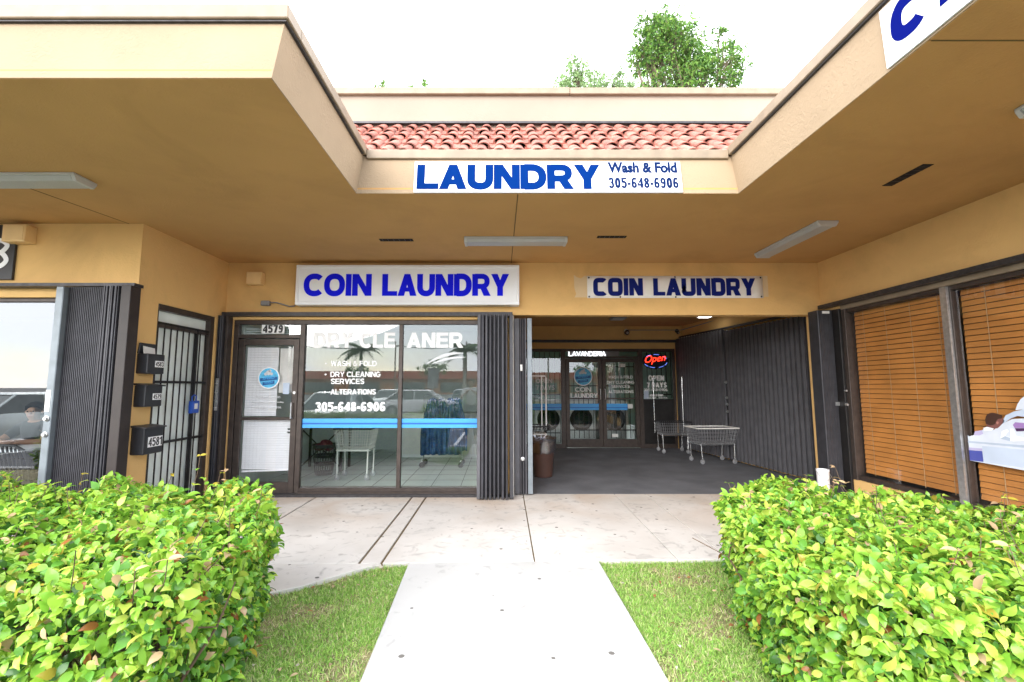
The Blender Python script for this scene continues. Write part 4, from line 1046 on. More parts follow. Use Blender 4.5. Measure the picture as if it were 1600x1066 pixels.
# 5 recess right: two long extended leaves
def extended(a, b, n, z0, zt, label):
    a, b = Vector((*a, 0)), Vector((*b, 0)); d_ = (b - a); L = d_.length; d_.normalize(); nn = Vector((-d_.y, d_.x, 0))
    s = thing('accordion_shutter', label, 'shutter', tuple((a + b) / 2))
    pts = []
    for i in range(n):
        for t, o in ((0.0, 0.0), (.12, .050), (.5, .030), (.88, .050)):
            p = a + d_ * (L * (i + t) / n) + nn * o; pts.append((p.x, p.y))
    p = b; pts.append((p.x, p.y))
    zigzag(pts, z0, zt).build('leaf', SHUT, s)
    q = MB()
    for i in range(n + 1):
        p = a + d_ * (L * i / n) + nn * -.004
        for z in (zt + .012, z0 - .012): q.ball((p.x, p.y, z), .016, 6)
    q.build('roller', STEEL, s)
    return s, a, b, d_, nn
s, a, b, d_, nn = extended((4.99, 7.30), (4.745, 9.42), 19, .05, 2.66, 'grey accordion shutter drawn along the right recess wall, nearest the street')
MB().box(4.71, 4.77, 9.42, 9.50, .03, 2.68).build('lead_post', SHUTD, s); MB().box(4.945, 5.005, 7.22, 7.30, .03, 2.68).build('end_post', SHUTD, s)
for z in (1.0, 1.15, 1.28, 1.6): lockset(s, 4.70, 9.45, z, (-1, -.1, 0))
s, a, b, d_, nn = extended((4.735, 9.52), (4.50, 11.30), 16, .05, 2.70, 'grey accordion shutter drawn along the right recess wall, farthest inside')
MB().box(4.44, 4.50, 11.28, 11.36, .03, 2.70).build('end_post', SHUTD, s)
q = MB(); q.hexa([(4.985, 7.2, 2.70), (5.03, 7.2, 2.70), (4.55, 11.36, 2.72), (4.505, 11.36, 2.72)], [(4.985, 7.2, 2.74), (5.03, 7.2, 2.74), (4.55, 11.36, 2.76), (4.505, 11.36, 2.76)])
tag(q.build('shutter_track', TRACK), 'black ceiling track over the drawn recess shutters', 'track')
# 6 clinic shutter, folded in the corner
s = thing('accordion_shutter', 'dark flat accordion shutter folded in the corner by the clinic blinds', 'shutter', (4.5, 6.3, 0))
MB().box(4.40, 4.60, 6.22, 6.42, .02, 2.56).build('folded_leaf', SHUTD, s, bevel=.006)
q = MB()
for i in range(5): q.box(4.42 + i * .036, 4.428 + i * .036, 6.214, 6.22, .03, 2.55)
q.build('rib', SHUTD, s)
MB().box(4.602, 4.635, 6.10, 6.40, .02, 2.56).build('lead_post', BLACKM, s, bevel=.004)
q = MB(); q.box(4.55, 4.60, 6.20, 6.214, 1.25, 1.30); q.lathe([(.02, 0), (.016, .03)], (4.61, 6.10, 1.27), 10, (0, -1, 0)); q.lathe([(.014, 0), (.012, .03)], (4.61, 6.10, 1.45), 10, (0, -1, 0)); q.build('lock', STEEL, s)
q = MB(); q.box(4.46, 4.56, 6.213, 6.216, 2.51, 2.545); q.build('sticker', PAPER, s)
q = MB(); q.box(4.55, RX - .001, .5, 6.42, 2.60, 2.655); tag(q.build('shutter_track', TRACK), 'black shutter track above the clinic window blinds', 'track')

# ------------------------------------------------------------------ mailboxes and lock box
def mailbox(yc, z0, num, label, wd=.30, h=.23, dp=.13, paper=False, lidopen=False):
    s = thing('mailbox', label, 'mailbox', (LX, yc, z0), 0, 'black mailboxes by the barred side door')
    w2 = wd / 2
    q = MB(); q.box(.001, dp, -w2, w2, 0, h); q.build('body', BLACK, s, local=True, bevel=.012, seg=2)
    if lidopen:
        q = MB(); q.hexa([(.0, -w2, h), (.02, -w2, h), (.02, w2, h), (.0, w2, h)], [(.012, -w2 * .95, h + .115), (.028, -w2 * .95, h + .12), (.028, w2 * .95, h + .12), (.012, w2 * .95, h + .115)])
    else:
        q = MB(); q.hexa([(.0, -w2 - .012, h + .002), (dp + .025, -w2 - .012, h - .012), (dp + .025, w2 + .012, h - .012), (.0, w2 + .012, h + .002)],
                         [(.0, -w2 - .012, h + .022), (dp + .025, -w2 - .012, h + .003), (dp + .025, w2 + .012, h + .003), (.0, w2 + .012, h + .022)])
    q.build('lid', BLACK if lidopen else (TRACK if wd > .27 else BLACK), s, local=True, bevel=.003)
    if paper:
        q = MB(); q.hexa([(.05, -.09, h - .03), (.054, -.09, h - .03), (.054, .08, h - .03), (.05, .08, h - .03)], [(.035, -.09, h + .085), (.039, -.09, h + .085), (.039, .08, h + .07), (.035, .08, h + .07)]); q.build('letter', PAPER, s, local=True)
    pl = (-.02, .11, .075, .145) if wd < .27 else (-.085, .125, .075, .185)
    q = MB(); q.box(dp, dp + .002, *pl); q.build('number_plate', VINYL, s, local=True)
    q = MB(); heavy_text(q, num, (dp + .0022, pl[0] + .008, pl[2] + .010), Y, Z, pl[1] - pl[0] - .016, pl[3] - pl[2] - .02, .17, gap=.10); q.build('number_lettering', BLACK, s, local=True)
    return s
mailbox(5.065, 1.645, '4583', 'topmost black mailbox 4583 with open lid and a letter inside', .25, .22, .13, True, True)
mailbox(5.065, 1.285, '4579', 'middle black mailbox 4579 with a peaked lid', .25, .235, .13)
mailbox(5.085, .775, '4581', 'lowest and largest black mailbox 4581 with a slatted grey lid', .28, .29, .15)
s = thing('lock_box', 'bright blue key lock box hanging on the bars of the side door', 'lock box', (LX - .02, 5.93, 1.16))
MB().box(LX - .024, LX + .03, 5.86, 6.00, 1.165, 1.325).build('body', BLUEP, s, bevel=.012, seg=2)
MB().tube([(LX - .0, 5.89, 1.32), (LX - .0, 5.89, 1.38), (LX - .0, 5.93, 1.40), (LX - .0, 5.97, 1.38), (LX - .0, 5.97, 1.32)], .008, 8).build('shackle', BLUEP, s)
MB().box(LX + .03, LX + .032, 5.90, 5.96, 1.22, 1.29).build('sticker', PAPER, s)

# ------------------------------------------------------------------ laundry carts
def cart(name, label, loc, rz, rim_m, wire_m, leg_m, L=.78, W=.48, H=.70, bh=.30, pole=None, shelf=True):
    s = thing(name, label, 'laundry cart', loc, rz, 'wire laundry carts')
    l, w_ = L / 2, W / 2; lb, wb = l * .84, w_ * .82; zb = H - bh
    q = MB(); r = .0035
    def ring(t):
        a = lb + (l - lb) * t; b_ = wb + (w_ - wb) * t; z = zb + bh * t; return [(-a, -b_, z), (a, -b_, z), (a, b_, z), (-a, b_, z)]
    def loop(p, rad, n=5):
        for i in range(4): q.tube([p[i], p[(i + 1) % 4]], rad, n)
    for t in (0, .25, .5, .75): loop(ring(t), r)
    b0, t0 = ring(0), ring(1)
    for i in range(4):
        n = 14 if i % 2 == 0 else 9
        for k in range(n + 1):
            t = k / n
            q.tube([Vector(b0[i]).lerp(Vector(b0[(i + 1) % 4]), t), Vector(t0[i]).lerp(Vector(t0[(i + 1) % 4]), t)], r, 4, False)
    for k in range(1, 14):
        x = -lb + 2 * lb * k / 14; q.tube([(x, -wb, zb), (x, wb, zb)], r, 4, False)
    q.build('basket', wire_m, s, local=True)
    q = MB(); loop(ring(1), .013, 8); q.build('rim', rim_m, s, local=True, smooth=True)
    if shelf:
        q = MB(); loop([(-lb, -wb, zb - .02), (lb, -wb, zb - .02), (lb, wb, zb - .02), (-lb, wb, zb - .02)], .014, 6); q.build('frame', leg_m, s, local=True)
    for sx_ in (-1, 1):
        for sy_ in (-1, 1):
            lg = MB().tube([(sx_ * lb * .96, sy_ * wb * .96, zb), (sx_ * lb * .93, sy_ * wb * 1.0, .10)], .013, 8).build('leg', leg_m, s, local=True, smooth=True)
            c0 = Vector((sx_ * lb * .93, sy_ * wb, 0))
            MB().lathe([(.042, -.013), (.046, -.008), (.046, .008), (.042, .013)], c0 + Z * .046, 16, (0, 1, 0)).build('caster', RUBBER if leg_m is BLACK else GREYB, lg, local=True)
            MB().box(c0.x - .012, c0.x + .012, c0.y - .020, c0.y - .015, .04, .105).build('fork', STEEL, lg, local=True)
    if pole == 'two':
        for sx_ in (-1, 1):
            MB().tube([(sx_ * l * .95, w_ * .9, zb), (sx_ * l * .97, w_ * .9, 1.72)], .010, 8).build('pole', CHROME, s, local=True)
            MB().ball((sx_ * l * .97, w_ * .9, 1.735), .018, 8).build('knob', WHITE, s, local=True)
    if pole == 'hanger':
        MB().tube([(-l * .9, 0, zb), (-l * .9, 0, 1.66), (-l * .86, 0, 1.70), (l * .86, 0, 1.70), (l * .9, 0, 1.66), (l * .9, 0, zb)], .013, 8).build('hanging_rail', WHITE, s, local=True, smooth=True)
        MB().tube([(l * .70, 0, zb), (l * .70, 0, 1.69)], .011, 8).build('pole', WHITE, s, local=True)
    return s
cart('laundry_cart', 'wire laundry cart with a cream rim standing against the drawn grey shutter', (4.28, 9.32, .003), R(4), OFFW, GREYB, CHROME, L=.84, W=.55, H=.69, bh=.30)
cart('laundry_cart', 'black wire laundry cart with two tall poles in the far recess corner', (4.02, 10.72, .003), R(-3), BLACK, GREYB, CHROME, L=.70, W=.50, H=.70, bh=.28, pole='two')
cart('laundry_cart', 'black laundry cart with white hanging rail half hidden behind the brown bin', (.50, 8.42, .003), R(0), BLACK, BLACK, OFFW, L=.80, W=.50, H=.80, bh=.12, pole='hanger')
cart('laundry_cart', 'pale wire laundry cart standing inside the shop window', (-2.39, 7.75, 0), 0, BLACK, OFFW, OFFW, L=.62, W=.46, H=.82, bh=.33)

# bin with bag
s = thing('trash_bin', 'round brown trash bin with a clear plastic liner folded over its top', 'trash bin', (.745, 7.85, .003))
MB().lathe([(.135, 0), (.15, .01), (.19, .53), (.197, .55), (.197, .57), (.18, .57)], (0, 0, 0), 28).build('body', BROWN, s, local=True, smooth=True)
bm_ = MB(); N = 36; prof = [(.202, .40), (.215, .46), (.205, .58), (.225, .64), (.19, .66), (.14, .55)]
vs = []
for j, (r_, h_) in enumerate(prof):
    for k_ in range(N):
        a = 2 * math.pi * k_ / N; rr = r_ + random.uniform(-.012, .012) + (.008 * math.sin(a * 9 + j)); hh = h_ + random.uniform(-.015, .015)
        vs.append((rr * math.cos(a), rr * math.sin(a), hh))
bm_.add(vs, [(j * N + k_, j * N + (k_ + 1) % N, (j + 1) * N + (k_ + 1) % N, (j + 1) * N + k_) for j in range(len(prof) - 1) for k_ in range(N)])
bm_.build('plastic_liner', BAG, s, local=True, smooth=True)
# white bucket
s = thing('bucket', 'small white plastic bucket on the ground by the clinic corner', 'bucket', (4.235, 6.10, 0))
MB().lathe([(.06, 0), (.064, .01), (.072, .40), (.076, .405), (.076, .43), (.064, .43), (.06, .05)], (0, 0, 0), 24).build('body', SIGNW, s, local=True, smooth=True)
MB().tube([(-.076, 0, .40), (-.07, -.06, .34), (0, -.085, .30), (.07, -.06, .34), (.076, 0, .40)], .003, 6).build('handle', STEEL, s, local=True)

# ------------------------------------------------------------------ inside the shop
s = thing('laundry_basket', 'black slotted laundry basket on the shop floor left of the cart', 'basket', (-3.03, 8.05, 0))
N = 24; q = MB()
for (r0, r1, z0, z1) in ((.14, .15, 0, .05), (.165, .17, .17, .20), (.18, .19, .30, .34), (.20, .21, .46, .52)):
    q.lathe([(r0, z0), (r1, z1), (r1 - .012, z1), (r0 - .012, z0)], (0, 0, 0), N)
for k_ in range(N):
    a = 2 * math.pi * k_ / N; q.tube([(.145 * math.cos(a), .145 * math.sin(a), .03), (.20 * math.cos(a), .20 * math.sin(a), .48)], .006, 4)
q.build('body', BLACK, s, local=True)
q = MB(); 
for i in range(9): q.ball((random.uniform(-.10, .10), random.uniform(-.1, .1), .48 + random.uniform(0, .12)), random.uniform(.07, .11), 8, .7)
ob = q.build('laundry', RED, None, local=False, smooth=True); ob.name = 'clothes_pile'; ob.location = (-3.03, 8.05, .40); tag(ob, 'pile of dark red clothes heaped in the black basket', 'clothes')
def garment(parent, x, y, zt, zb, wd, m, seed):
    random.seed(seed); n = 14; vs = []; rows_ = 10
    for j in range(rows_ + 1):
        t = j / rows_; z = zt + (zb - zt) * t; half = wd * (.35 + .65 * min(1, t * 1.8)) / 2
        for i in range(n + 1):
            u = i / n * 2 - 1; vs.append((x + u * half, y + .035 * math.sin(i * 1.7 + seed) * (0.4 + t) + .02 * u, z + random.uniform(-.01, .01) - .04 * abs(u) * (1 - t)))
    q = MB(); q.add(vs, [(j * (n + 1) + i, j * (n + 1) + i + 1, (j + 1) * (n + 1) + i + 1, (j + 1) * (n + 1) + i) for j in range(rows_) for i in range(n)])
    ob = q.build('garment', m, parent, smooth=True); md = ob.modifiers.new('solid', 'SOLIDIFY'); md.thickness = .012; return ob
s = thing('garment_rack', 'wheeled rack of blue denim garments inside the right shop window', 'garment rack', (-1.08, 8.9, 0))
MB().tube([(-1.45, 8.9, .12), (-1.45, 8.9, 1.35), (-.72, 8.9, 1.35), (-.72, 8.9, .12)], .014, 8).build('rail', CHROME, s)
MB().tube([(-1.45, 8.68, .12), (-1.45, 9.12, .12)], .014, 8).build('foot', CHROME, s); MB().tube([(-.72, 8.68, .12), (-.72, 9.12, .12)], .014, 8).build('foot', CHROME, s)
for (x_, y_) in ((-1.45, 8.7), (-1.45, 9.1), (-.72, 8.7), (-.72, 9.1)): MB().lathe([(.05, -.012), (.05, .012)], (x_, y_, .05), 14, (0, 1, 0)).build('caster', RUBBER, s)
for i, x_ in enumerate((-1.28, -1.12, -.93, -.82)):
    gm = garment(s, x_, 8.82 + .05 * (i % 2), 1.30, .22 + .06 * (i % 2), .42, DENIM, i + 3)
    MB().tube([(x_, 8.85, 1.28), (x_, 8.87, 1.37), (x_, 8.9, 1.365)], .004, 5).build('hook', STEEL, gm)
s = thing('folding_counter', 'low white counter along the back of the laundry shop', 'counter', (-1.0, 10.2, 0))
MB().box(-2.1, -.05, 10.0, 10.6, .0, .90).build('cabinet', WHITE, s, bevel=.006); MB().box(-2.15, -.03, 9.94, 10.64, .90, .94).build('top', OFFW, s, bevel=.006)
for i in range(4): MB().box(-2.08 + i * .51, -1.60 + i * .51, 9.985, 9.999, .06, .86).build('cabinet_door', OFFW, s, bevel=.003)
s = thing('work_table', 'dark trestle table with crossed legs behind the left shop window', 'table', (-3.3, 8.6, 0))
MB().box(-3.70, -2.75, 8.3, 8.9, .80, .84).build('top', BROWN, s, bevel=.005)
for x_ in (-3.6, -2.85):
    MB().box(x_ - .02, x_ + .02, 8.35, 8.39, 0, .80).build('leg', BLACKM, s); MB().box(x_ - .02, x_ + .02, 8.81, 8.85, 0, .80).build('leg', BLACKM, s)
MB().tube([(-3.6, 8.37, .05), (-2.85, 8.37, .76)], .012, 6).build('brace', BLACKM, s); MB().tube([(-3.6, 8.38, .76), (-2.85, 8.38, .05)], .012, 6).build('brace', BLACKM, s)
# laundry room: washers, ceiling light
def washer(x, y, label):
    s = thing('washing_machine', label, 'washing machine', (x, y, 0), 0, 'front loading washers in the laundry room')
    MB().box(-.40, .40, -.35, .45, 0, 1.15).build('cabinet', STEEL, s, local=True, bevel=.012)
    dr = MB().lathe([(.30, 0), (.31, .03), (.24, .06), (.22, .05)], (0, -.35, .62), 32, (0, -1, 0)).build('door', BLACK, s, local=True, smooth=True)
    MB().lathe([(.215, 0), (.20, .03)], (0, -.40, .62), 28, (0, -1, 0)).build('door_glass', CARGL, dr, local=True, smooth=True)
    MB().box(-.36, .36, -.358, -.351, .98, 1.12).build('control_panel', OFFW, s, local=True)
    return s
w0 = washer(2.25, 13.0, 'front loading washer seen through the left recess door')
for x_, lb_ in ((3.15, 'front loading washer seen through the right recess door'), (1.35, 'front loading washer seen through the left sidelight of the recess')):
    w_c = copy_tree(w0); w_c.location = (x_, 13.0, 0); w_c['label'] = lb_
s = thing('ceiling_light', 'lit fluorescent panel on the green laundry room ceiling', 'ceiling light', (1.2, 13.5, 2.8))
MB().box(.6, 1.9, 13.0, 13.6, 2.76, 2.799).build('housing', WHITE, s); MB().box(.65, 1.85, 13.05, 13.55, 2.75, 2.76).build('lens', LIT, s)
s = thing('laundry_hamper', 'tall white plastic hamper behind the right recess door', 'hamper', (3.37, 11.85, 0))
MB().lathe([(.10, 0), (.11, .01), (.13, .50), (.14, .51), (.14, .53), (.12, .53)], (0, 0, 0), 20).build('body', SIGNW, s, local=True, smooth=True)

# ------------------------------------------------------------------ restaurant inside
s = thing('dining_table', 'white topped restaurant table behind the left window', 'table', (-6.35, 5.95, 0))
MB().box(-6.85, -5.75, 5.62, 6.28, .71, .745).build('top', SIGNW, s, bevel=.006)
MB().tube([(-6.3, 5.95, 0), (-6.3, 5.95, .71)], .04, 10).build('leg', BLACKM, s); MB().lathe([(.25, 0), (.25, .02), (.05, .04)], (-6.3, 5.95, 0), 20).build('base', BLACKM, s)
def chair(x, y, rz, label):
    s = thing('plastic_chair', label, 'chair', (x, y, 0), rz, 'black plastic chairs at the restaurant table')
    MB().box(-.23, .23, -.02, .42, .43, .455).build('seat', BLACK, s, local=True, bevel=.01)
    q = MB(); q.tube([(-.22, -.02, .44), (-.235, -.07, .66), (-.19, -.10, .80), (-.10, -.12, .85), (.10, -.12, .85), (.19, -.10, .80), (.235, -.07, .66), (.22, -.02, .44)], .016, 8)
    for i in range(7):
        x_ = -.16 + i * .053; q.tube([(x_, -.03, .45), (x_ * 1.02, -.115, .84 - abs(x_) * .2)], .011, 6)
    q.tube([(-.23, -.05, .60), (.23, -.05, .60)], .01, 6)
    q.build('backrest', BLACK, s, local=True, smooth=True)
    for sx_ in (-1, 1):
        MB().tube([(sx_ * .20, 0, .44), (sx_ * .23, -.06, 0)], .016, 8).build('leg', BLACK, s, local=True); MB().tube([(sx_ * .20, .38, .44), (sx_ * .22, .42, 0)], .016, 8).build('leg', BLACK, s, local=True)
        MB().tube([(sx_ * .235, -.07, .64), (sx_ * .25, .15, .66), (sx_ * .24, .34, .63), (sx_ * .22, .37, .44)], .014, 8).build('armrest', BLACK, s, local=True)
chair(-5.50, 5.30, R(-6), 'black plastic chair with its back to the window, nearest the folded shutter')
chair(-6.02, 5.28, R(8), 'black plastic chair with its back to the window, cut by the left picture edge')

def person(name, label, loc, rz, J_, skin, hair_m, clothes, long_hair=False):
    """one continuous skinned body from a posed skeleton; clothing and hair are children"""
    s = thing(name, label, 'person', loc, rz)
    V, E, Rr = [], [], []
    def add(p, r, par=None):
        V.append(Vector(p)); Rr.append(r)
        if par is not None: E.append((par, len(V) - 1))
        return len(V) - 1
    pel = add(J_['pelvis'], .125)
    wa = add(J_['waist'], .115, pel); ch = add(J_['chest'], .135, wa); nk0 = add(J_['shoulder_c'], .075, ch)
    nk = add(J_['neck'], .052, nk0); jaw = add(J_['jaw'], .070, nk); hd = add(J_['head'], .092, jaw); tp = add(J_['top'], .070, hd)
    fw = Vector(J_['face']).normalized()
    nose = add(Vector(J_['head']) * .7 + Vector(J_['jaw']) * .3 + fw * .105, .013, hd)
    for side in ('l', 'r'):
        sh = add(J_['sh_' + side], .062, nk0); el = add(J_['el_' + side], .044, sh); wr = add(J_['wr_' + side], .030, el)
        d_ = (V[wr] - V[el]).normalized(); pm_ = add(V[wr] + d_ * .055, .034, wr)
        sd_ = d_.cross(Z if abs(d_.z) < .8 else Y).normalized(); dn = d_.cross(sd_)
        for i in range(4):
            o = (i - 1.5) * .019; ln_ = (.070, .080, .076, .058)[i]
            k1 = add(V[pm_] + d_ * .035 + sd_ * o, .0095, pm_); k2 = add(V[k1] + d_ * ln_ * .5 + dn * .010, .0085, k1); add(V[k2] + d_ * ln_ * .4 + dn * .024, .007, k2)
        th = add(V[wr] + d_ * .03 + sd_ * -.035, .012, wr); add(V[th] + d_ * .045 - sd_ * .015 + dn * .012, .009, th)
        hp = add(J_['hip_' + side], .088, pel); kn = add(J_['kn_' + side], .056, hp); an = add(J_['an_' + side], .040, kn)
        hl = add(V[an] + Vector((0, 0, -.05)), .038, an); add(V[hl] + Vector(J_['foot']) * .17 + Vector((0, 0, -.012)), .028, hl)
    me = bpy.data.meshes.new('body'); me.from_pydata([tuple(v) for v in V], E, []); me.update()
    ob = link_mesh('body', me, skin, s)
    m1 = ob.modifiers.new('skin', 'SKIN'); m1.use_smooth_shade = True
    lay = me.skin_vertices[0] if len(me.skin_vertices) else None
    if lay is None:
        bm = bmesh.new(); bm.from_mesh(me); bm.verts.layers.skin.verify(); bm.to_mesh(me); bm.free(); lay = me.skin_vertices[0]
    for i, r in enumerate(Rr): lay.data[i].radius = (r, r); lay.data[i].use_root = (i == pel)
    m2 = ob.modifiers.new('sub', 'SUBSURF'); m2.levels = 2; m2.render_levels = 2
    # face details and hair
    hv = Vector(J_['head']); sr = fw.cross(Z).normalized()
    for sg in (-1, 1):
        MB().ball(hv + fw * .082 + sr * sg * .033 + Z * .004, .011, 8).build('eye', HAIR, s, local=True, smooth=True)
        MB().ball(hv - fw * .0 + sr * sg * .092 - Z * .01, .022, 8).build('ear', skin, s, local=True, smooth=True)
    mo = Vector(J_['jaw']); MB().tube([mo + fw * .068 - sr * .022 + Z * .012, mo + fw * .075 + Z * .010, mo + fw * .068 + sr * .022 + Z * .012], .005, 6).build('mouth', pm('lips', (.30, .10, .08), .5, var=0), s, local=True)
    q = MB(); n = 16; vs = []; rows_ = 8
    for j in range(rows_ + 1):
        ph = j / rows_ * (2.25 if long_hair else 1.75)
        for i in range(n):
            a = 2 * math.pi * i / n; dir_ = fw * math.cos(a) + sr * math.sin(a)
            lim = ph if math.cos(a) < .35 else min(ph, .95)
            rad = .112 + (.02 if long_hair else 0)
            vs.append(hv + Z * .012 + dir_ * rad * math.sin(lim) * .98 + Z * math.cos(lim) * .122)
    q.add(vs, [(j * n + i, j * n + (i + 1) % n, (j + 1) * n + (i + 1) % n, (j + 1) * n + i) for j in range(rows_) for i in range(n)])
    q.build('hair', hair_m, s, local=True, smooth=True)
    for nm, mat_, chain in clothes:
        V2, E2, R2 = [], [], []
        idx = {}
        for a, b in chain:
            for nmr in (a, b):
                if nmr not in idx:
                    p, r = nmr_pos(J_, nmr); idx[nmr] = len(V2); V2.append(p); R2.append(r)
            E2.append((idx[a], idx[b]))
        me = bpy.data.meshes.new(nm); me.from_pydata([tuple(v) for v in V2], E2, []); me.update()
        ob = link_mesh(nm, me, mat_, s); m1 = ob.modifiers.new('skin', 'SKIN'); m1.use_smooth_shade = True
        if not len(me.skin_vertices):
            bm = bmesh.new(); bm.from_mesh(me); bm.verts.layers.skin.verify(); bm.to_mesh(me); bm.free()
        lay = me.skin_vertices[0]
        for i, r in enumerate(R2): lay.data[i].radius = (r, r); lay.data[i].use_root = (i == 0)
        m2 = ob.modifiers.new('sub', 'SUBSURF'); m2.levels = 2; m2.render_levels = 2
    return s
CR_ = {'pelvis': .150, 'waist': .140, 'chest': .158, 'shoulder_c': .095, 'sh_l': .078, 'sh_r': .078, 'hip_l': .105, 'hip_r': .105, 'kn_l': .074, 'kn_r': .074, 'an_l': .060, 'an_r': .060}
def nmr_pos(J_, nm):
    if nm.startswith('mid_'):   # half way down the upper arm
        a, b = Vector(J_['sh_' + nm[-1]]), Vector(J_['el_' + nm[-1]]); return a.lerp(b, .72), .062
    return Vector(J_[nm]), CR_[nm]
SHIRT = [('pelvis', 'waist'), ('waist', 'chest'), ('chest', 'shoulder_c'), ('shoulder_c', 'sh_l'), ('sh_l', 'mid_l'), ('shoulder_c', 'sh_r'), ('sh_r', 'mid_r')]
TROUS = [('pelvis', 'hip_l'), ('hip_l', 'kn_l'), ('kn_l', 'an_l'), ('pelvis', 'hip_r'), ('hip_r', 'kn_r'), ('kn_r', 'an_r')]
sit = dict(pelvis=(0, 0, .52), waist=(0, -.02, .68), chest=(0, -.06, .86), shoulder_c=(0, -.07, .99), neck=(0, -.08, 1.05), jaw=(0, -.12, 1.10), head=(0, -.10, 1.17), top=(0, -.09, 1.23), face=(0.15, -1, -.05),
           sh_l=(-.18, -.06, .95), el_l=(-.27, -.28, .77), wr_l=(-.06, -.40, .785), sh_r=(.18, -.06, .95), el_r=(.27, -.26, .77), wr_r=(.08, -.44, .79),
           hip_l=(-.10, -.02, .50), kn_l=(-.12, -.42, .48), an_l=(-.12, -.42, .09), hip_r=(.10, -.02, .50), kn_r=(.12, -.42, .48), an_r=(.12, -.42, .09), foot=(0, -1, 0))
person('person', 'seated person in black with folded arms at the white restaurant table', (-6.42, 6.45, 0), R(5), sit, SKIND, HAIR,
       [('shirt', CLOTHB, SHIRT), ('trousers', CLOTHN, TROUS)], True)
MB_ch = None
stand = dict(pelvis=(0, 0, .95), waist=(0, .01, 1.10), chest=(0, .02, 1.28), shoulder_c=(0, .0, 1.43), neck=(0, .01, 1.49), jaw=(0, .05, 1.55), head=(0, .03, 1.63), top=(0, .02, 1.70), face=(0, 1, -.02),
             sh_l=(.20, 0, 1.40), el_l=(.29, .10, 1.16), wr_l=(.10, .28, 1.36), sh_r=(-.20, 0, 1.40), el_r=(-.29, .10, 1.16), wr_r=(-.10, .28, 1.36),
             hip_l=(.10, 0, .90), kn_l=(.12, .03, .49), an_l=(.12, 0, .09), hip_r=(-.10, 0, .90), kn_r=(-.12, .03, .49), an_r=(-.12, 0, .09), foot=(0, 1, 0))
person('person', 'standing person in a white shirt and dark trousers mirrored in the right shop window', (-.82, -.30, .0), 0, stand, SKIN, HAIR,
       [('shirt', CLOTHW, SHIRT), ('trousers', CLOTHN, TROUS)])

# ------------------------------------------------------------------ clinic poster (flat print behind the glass)
s = thing('poster', 'large printed poster of a grey medical scanner with a lying patient on the clinic window', 'poster', (RX + .05, 4.0, .77))
px = cx + 0.026
def flat(poly, name, m, k_=0):
    q = MB(); q.slab([(4.60 - y_, z_) for y_, z_ in poly], (px - .0012 * k_, 4.60, 0), Vector((0, -1, 0)), Z, .0009); return q.build(name, m, s)
# outlines in (Y, height)
flat([(4.632, 1.022), (4.622, 1.01), (4.571, 1.028), (4.555, 1.067), (4.481, 1.086), (4.473, 1.111), (4.382, 1.095), (4.327, 1.148), (4.214, 1.209), (4.121, 1.221), (3.9, 1.29), (3.3, 1.33), (3.3, .742), (4.168, .759), (4.634, .772)], 'scanner_body', POSTW)
flat([(4.634, .964), (4.487, .969), (4.145, .982), (3.3, 1.00), (3.3, .975), (4.148, .960), (4.489, .952), (4.634, .946)], 'table_edge', POSTG, 1)
flat([(4.503, .931), (4.149, .942), (3.3, .955), (3.3, .765), (4.165, .783), (4.506, .778)], 'lower_panel', POSTL, 1)
flat([(4.634, .874), (4.508, .881), (4.506, .778), (4.634, .774)], 'blue_panel', POSTB, 1)
flat([(4.634, .900), (4.505, .906), (4.508, .883), (4.634, .876)], 'violet_strip', POSTV2, 1)
flat([(4.18, 1.292), (4.159, 1.344), (4.129, 1.391), (4.101, 1.415), (3.95, 1.58), (3.7, 1.70), (3.3, 1.75), (3.3, 1.34), (4.113, 1.301)], 'scanner_ring', POSTW, 1)
flat([(4.289, 1.198), (4.264, 1.24), (4.191, 1.279), (4.113, 1.301), (3.3, 1.335), (3.3, 1.29), (3.95, 1.25), (4.12, 1.235), (4.169, 1.24), (4.224, 1.214), (4.305, 1.152)], 'patient_gown', POSTL, 2)
flat([(4.378, 1.143), (4.358, 1.169), (4.344, 1.2), (4.299, 1.215), (4.279, 1.192), (4.286, 1.174), (4.30, 1.162), (4.323, 1.136), (4.345, 1.115), (4.385, 1.107), (4.432, 1.115), (4.445, 1.15)], 'patient_face', POSTS, 2)
flat([(4.445, 1.150), (4.448, 1.185), (4.440, 1.215), (4.425, 1.237), (4.40, 1.252), (4.377, 1.258), (4.350, 1.255), (4.318, 1.245), (4.291, 1.233), (4.299, 1.209), (4.333, 1.201), (4.351, 1.181), (4.359, 1.157), (4.378, 1.143), (4.41, 1.135)], 'patient_hair', POSTH, 3)
flat([(4.350, 1.172), (4.336, 1.178), (4.330, 1.165), (4.340, 1.150), (4.350, 1.155)], 'patient_ear', POSTE, 3)
flat([(4.467, 1.106), (4.437, 1.12), (4.376, 1.108), (4.4, 1.087), (4.47, 1.075)], 'pillow', SIGNW, 4)
flat([(4.57, 1.028), (4.555, 1.067), (4.49, 1.083), (4.48, 1.05), (4.52, 1.03)], 'headrest', POSTV2, 2)
flat([(4.329, 1.023), (4.311, 1.09), (4.266, 1.112), (4.252, 1.096), (4.288, 1.051), (4.242, 1.039), (4.239, 1.12), (4.212, 1.122), (4.198, 1.061), (4.138, 1.05), (3.9, 1.05), (3.9, 1.02), (4.141, 1.021), (4.224, 1.006), (4.255, 1.008)], 'bracket', SIGNW, 3)
flat([(4.329, 1.020), (4.288, 1.048), (4.245, 1.036), (4.250, 1.006)], 'bracket_grey', POSTG, 4)  # grey printed area of the bracket
flat([(4.214, 1.157), (4.191, 1.182), (4.125, 1.181), (3.6, 1.19), (3.6, 1.13), (4.13, 1.135), (4.201, 1.129)], 'violet_cushion', POSTV, 2)
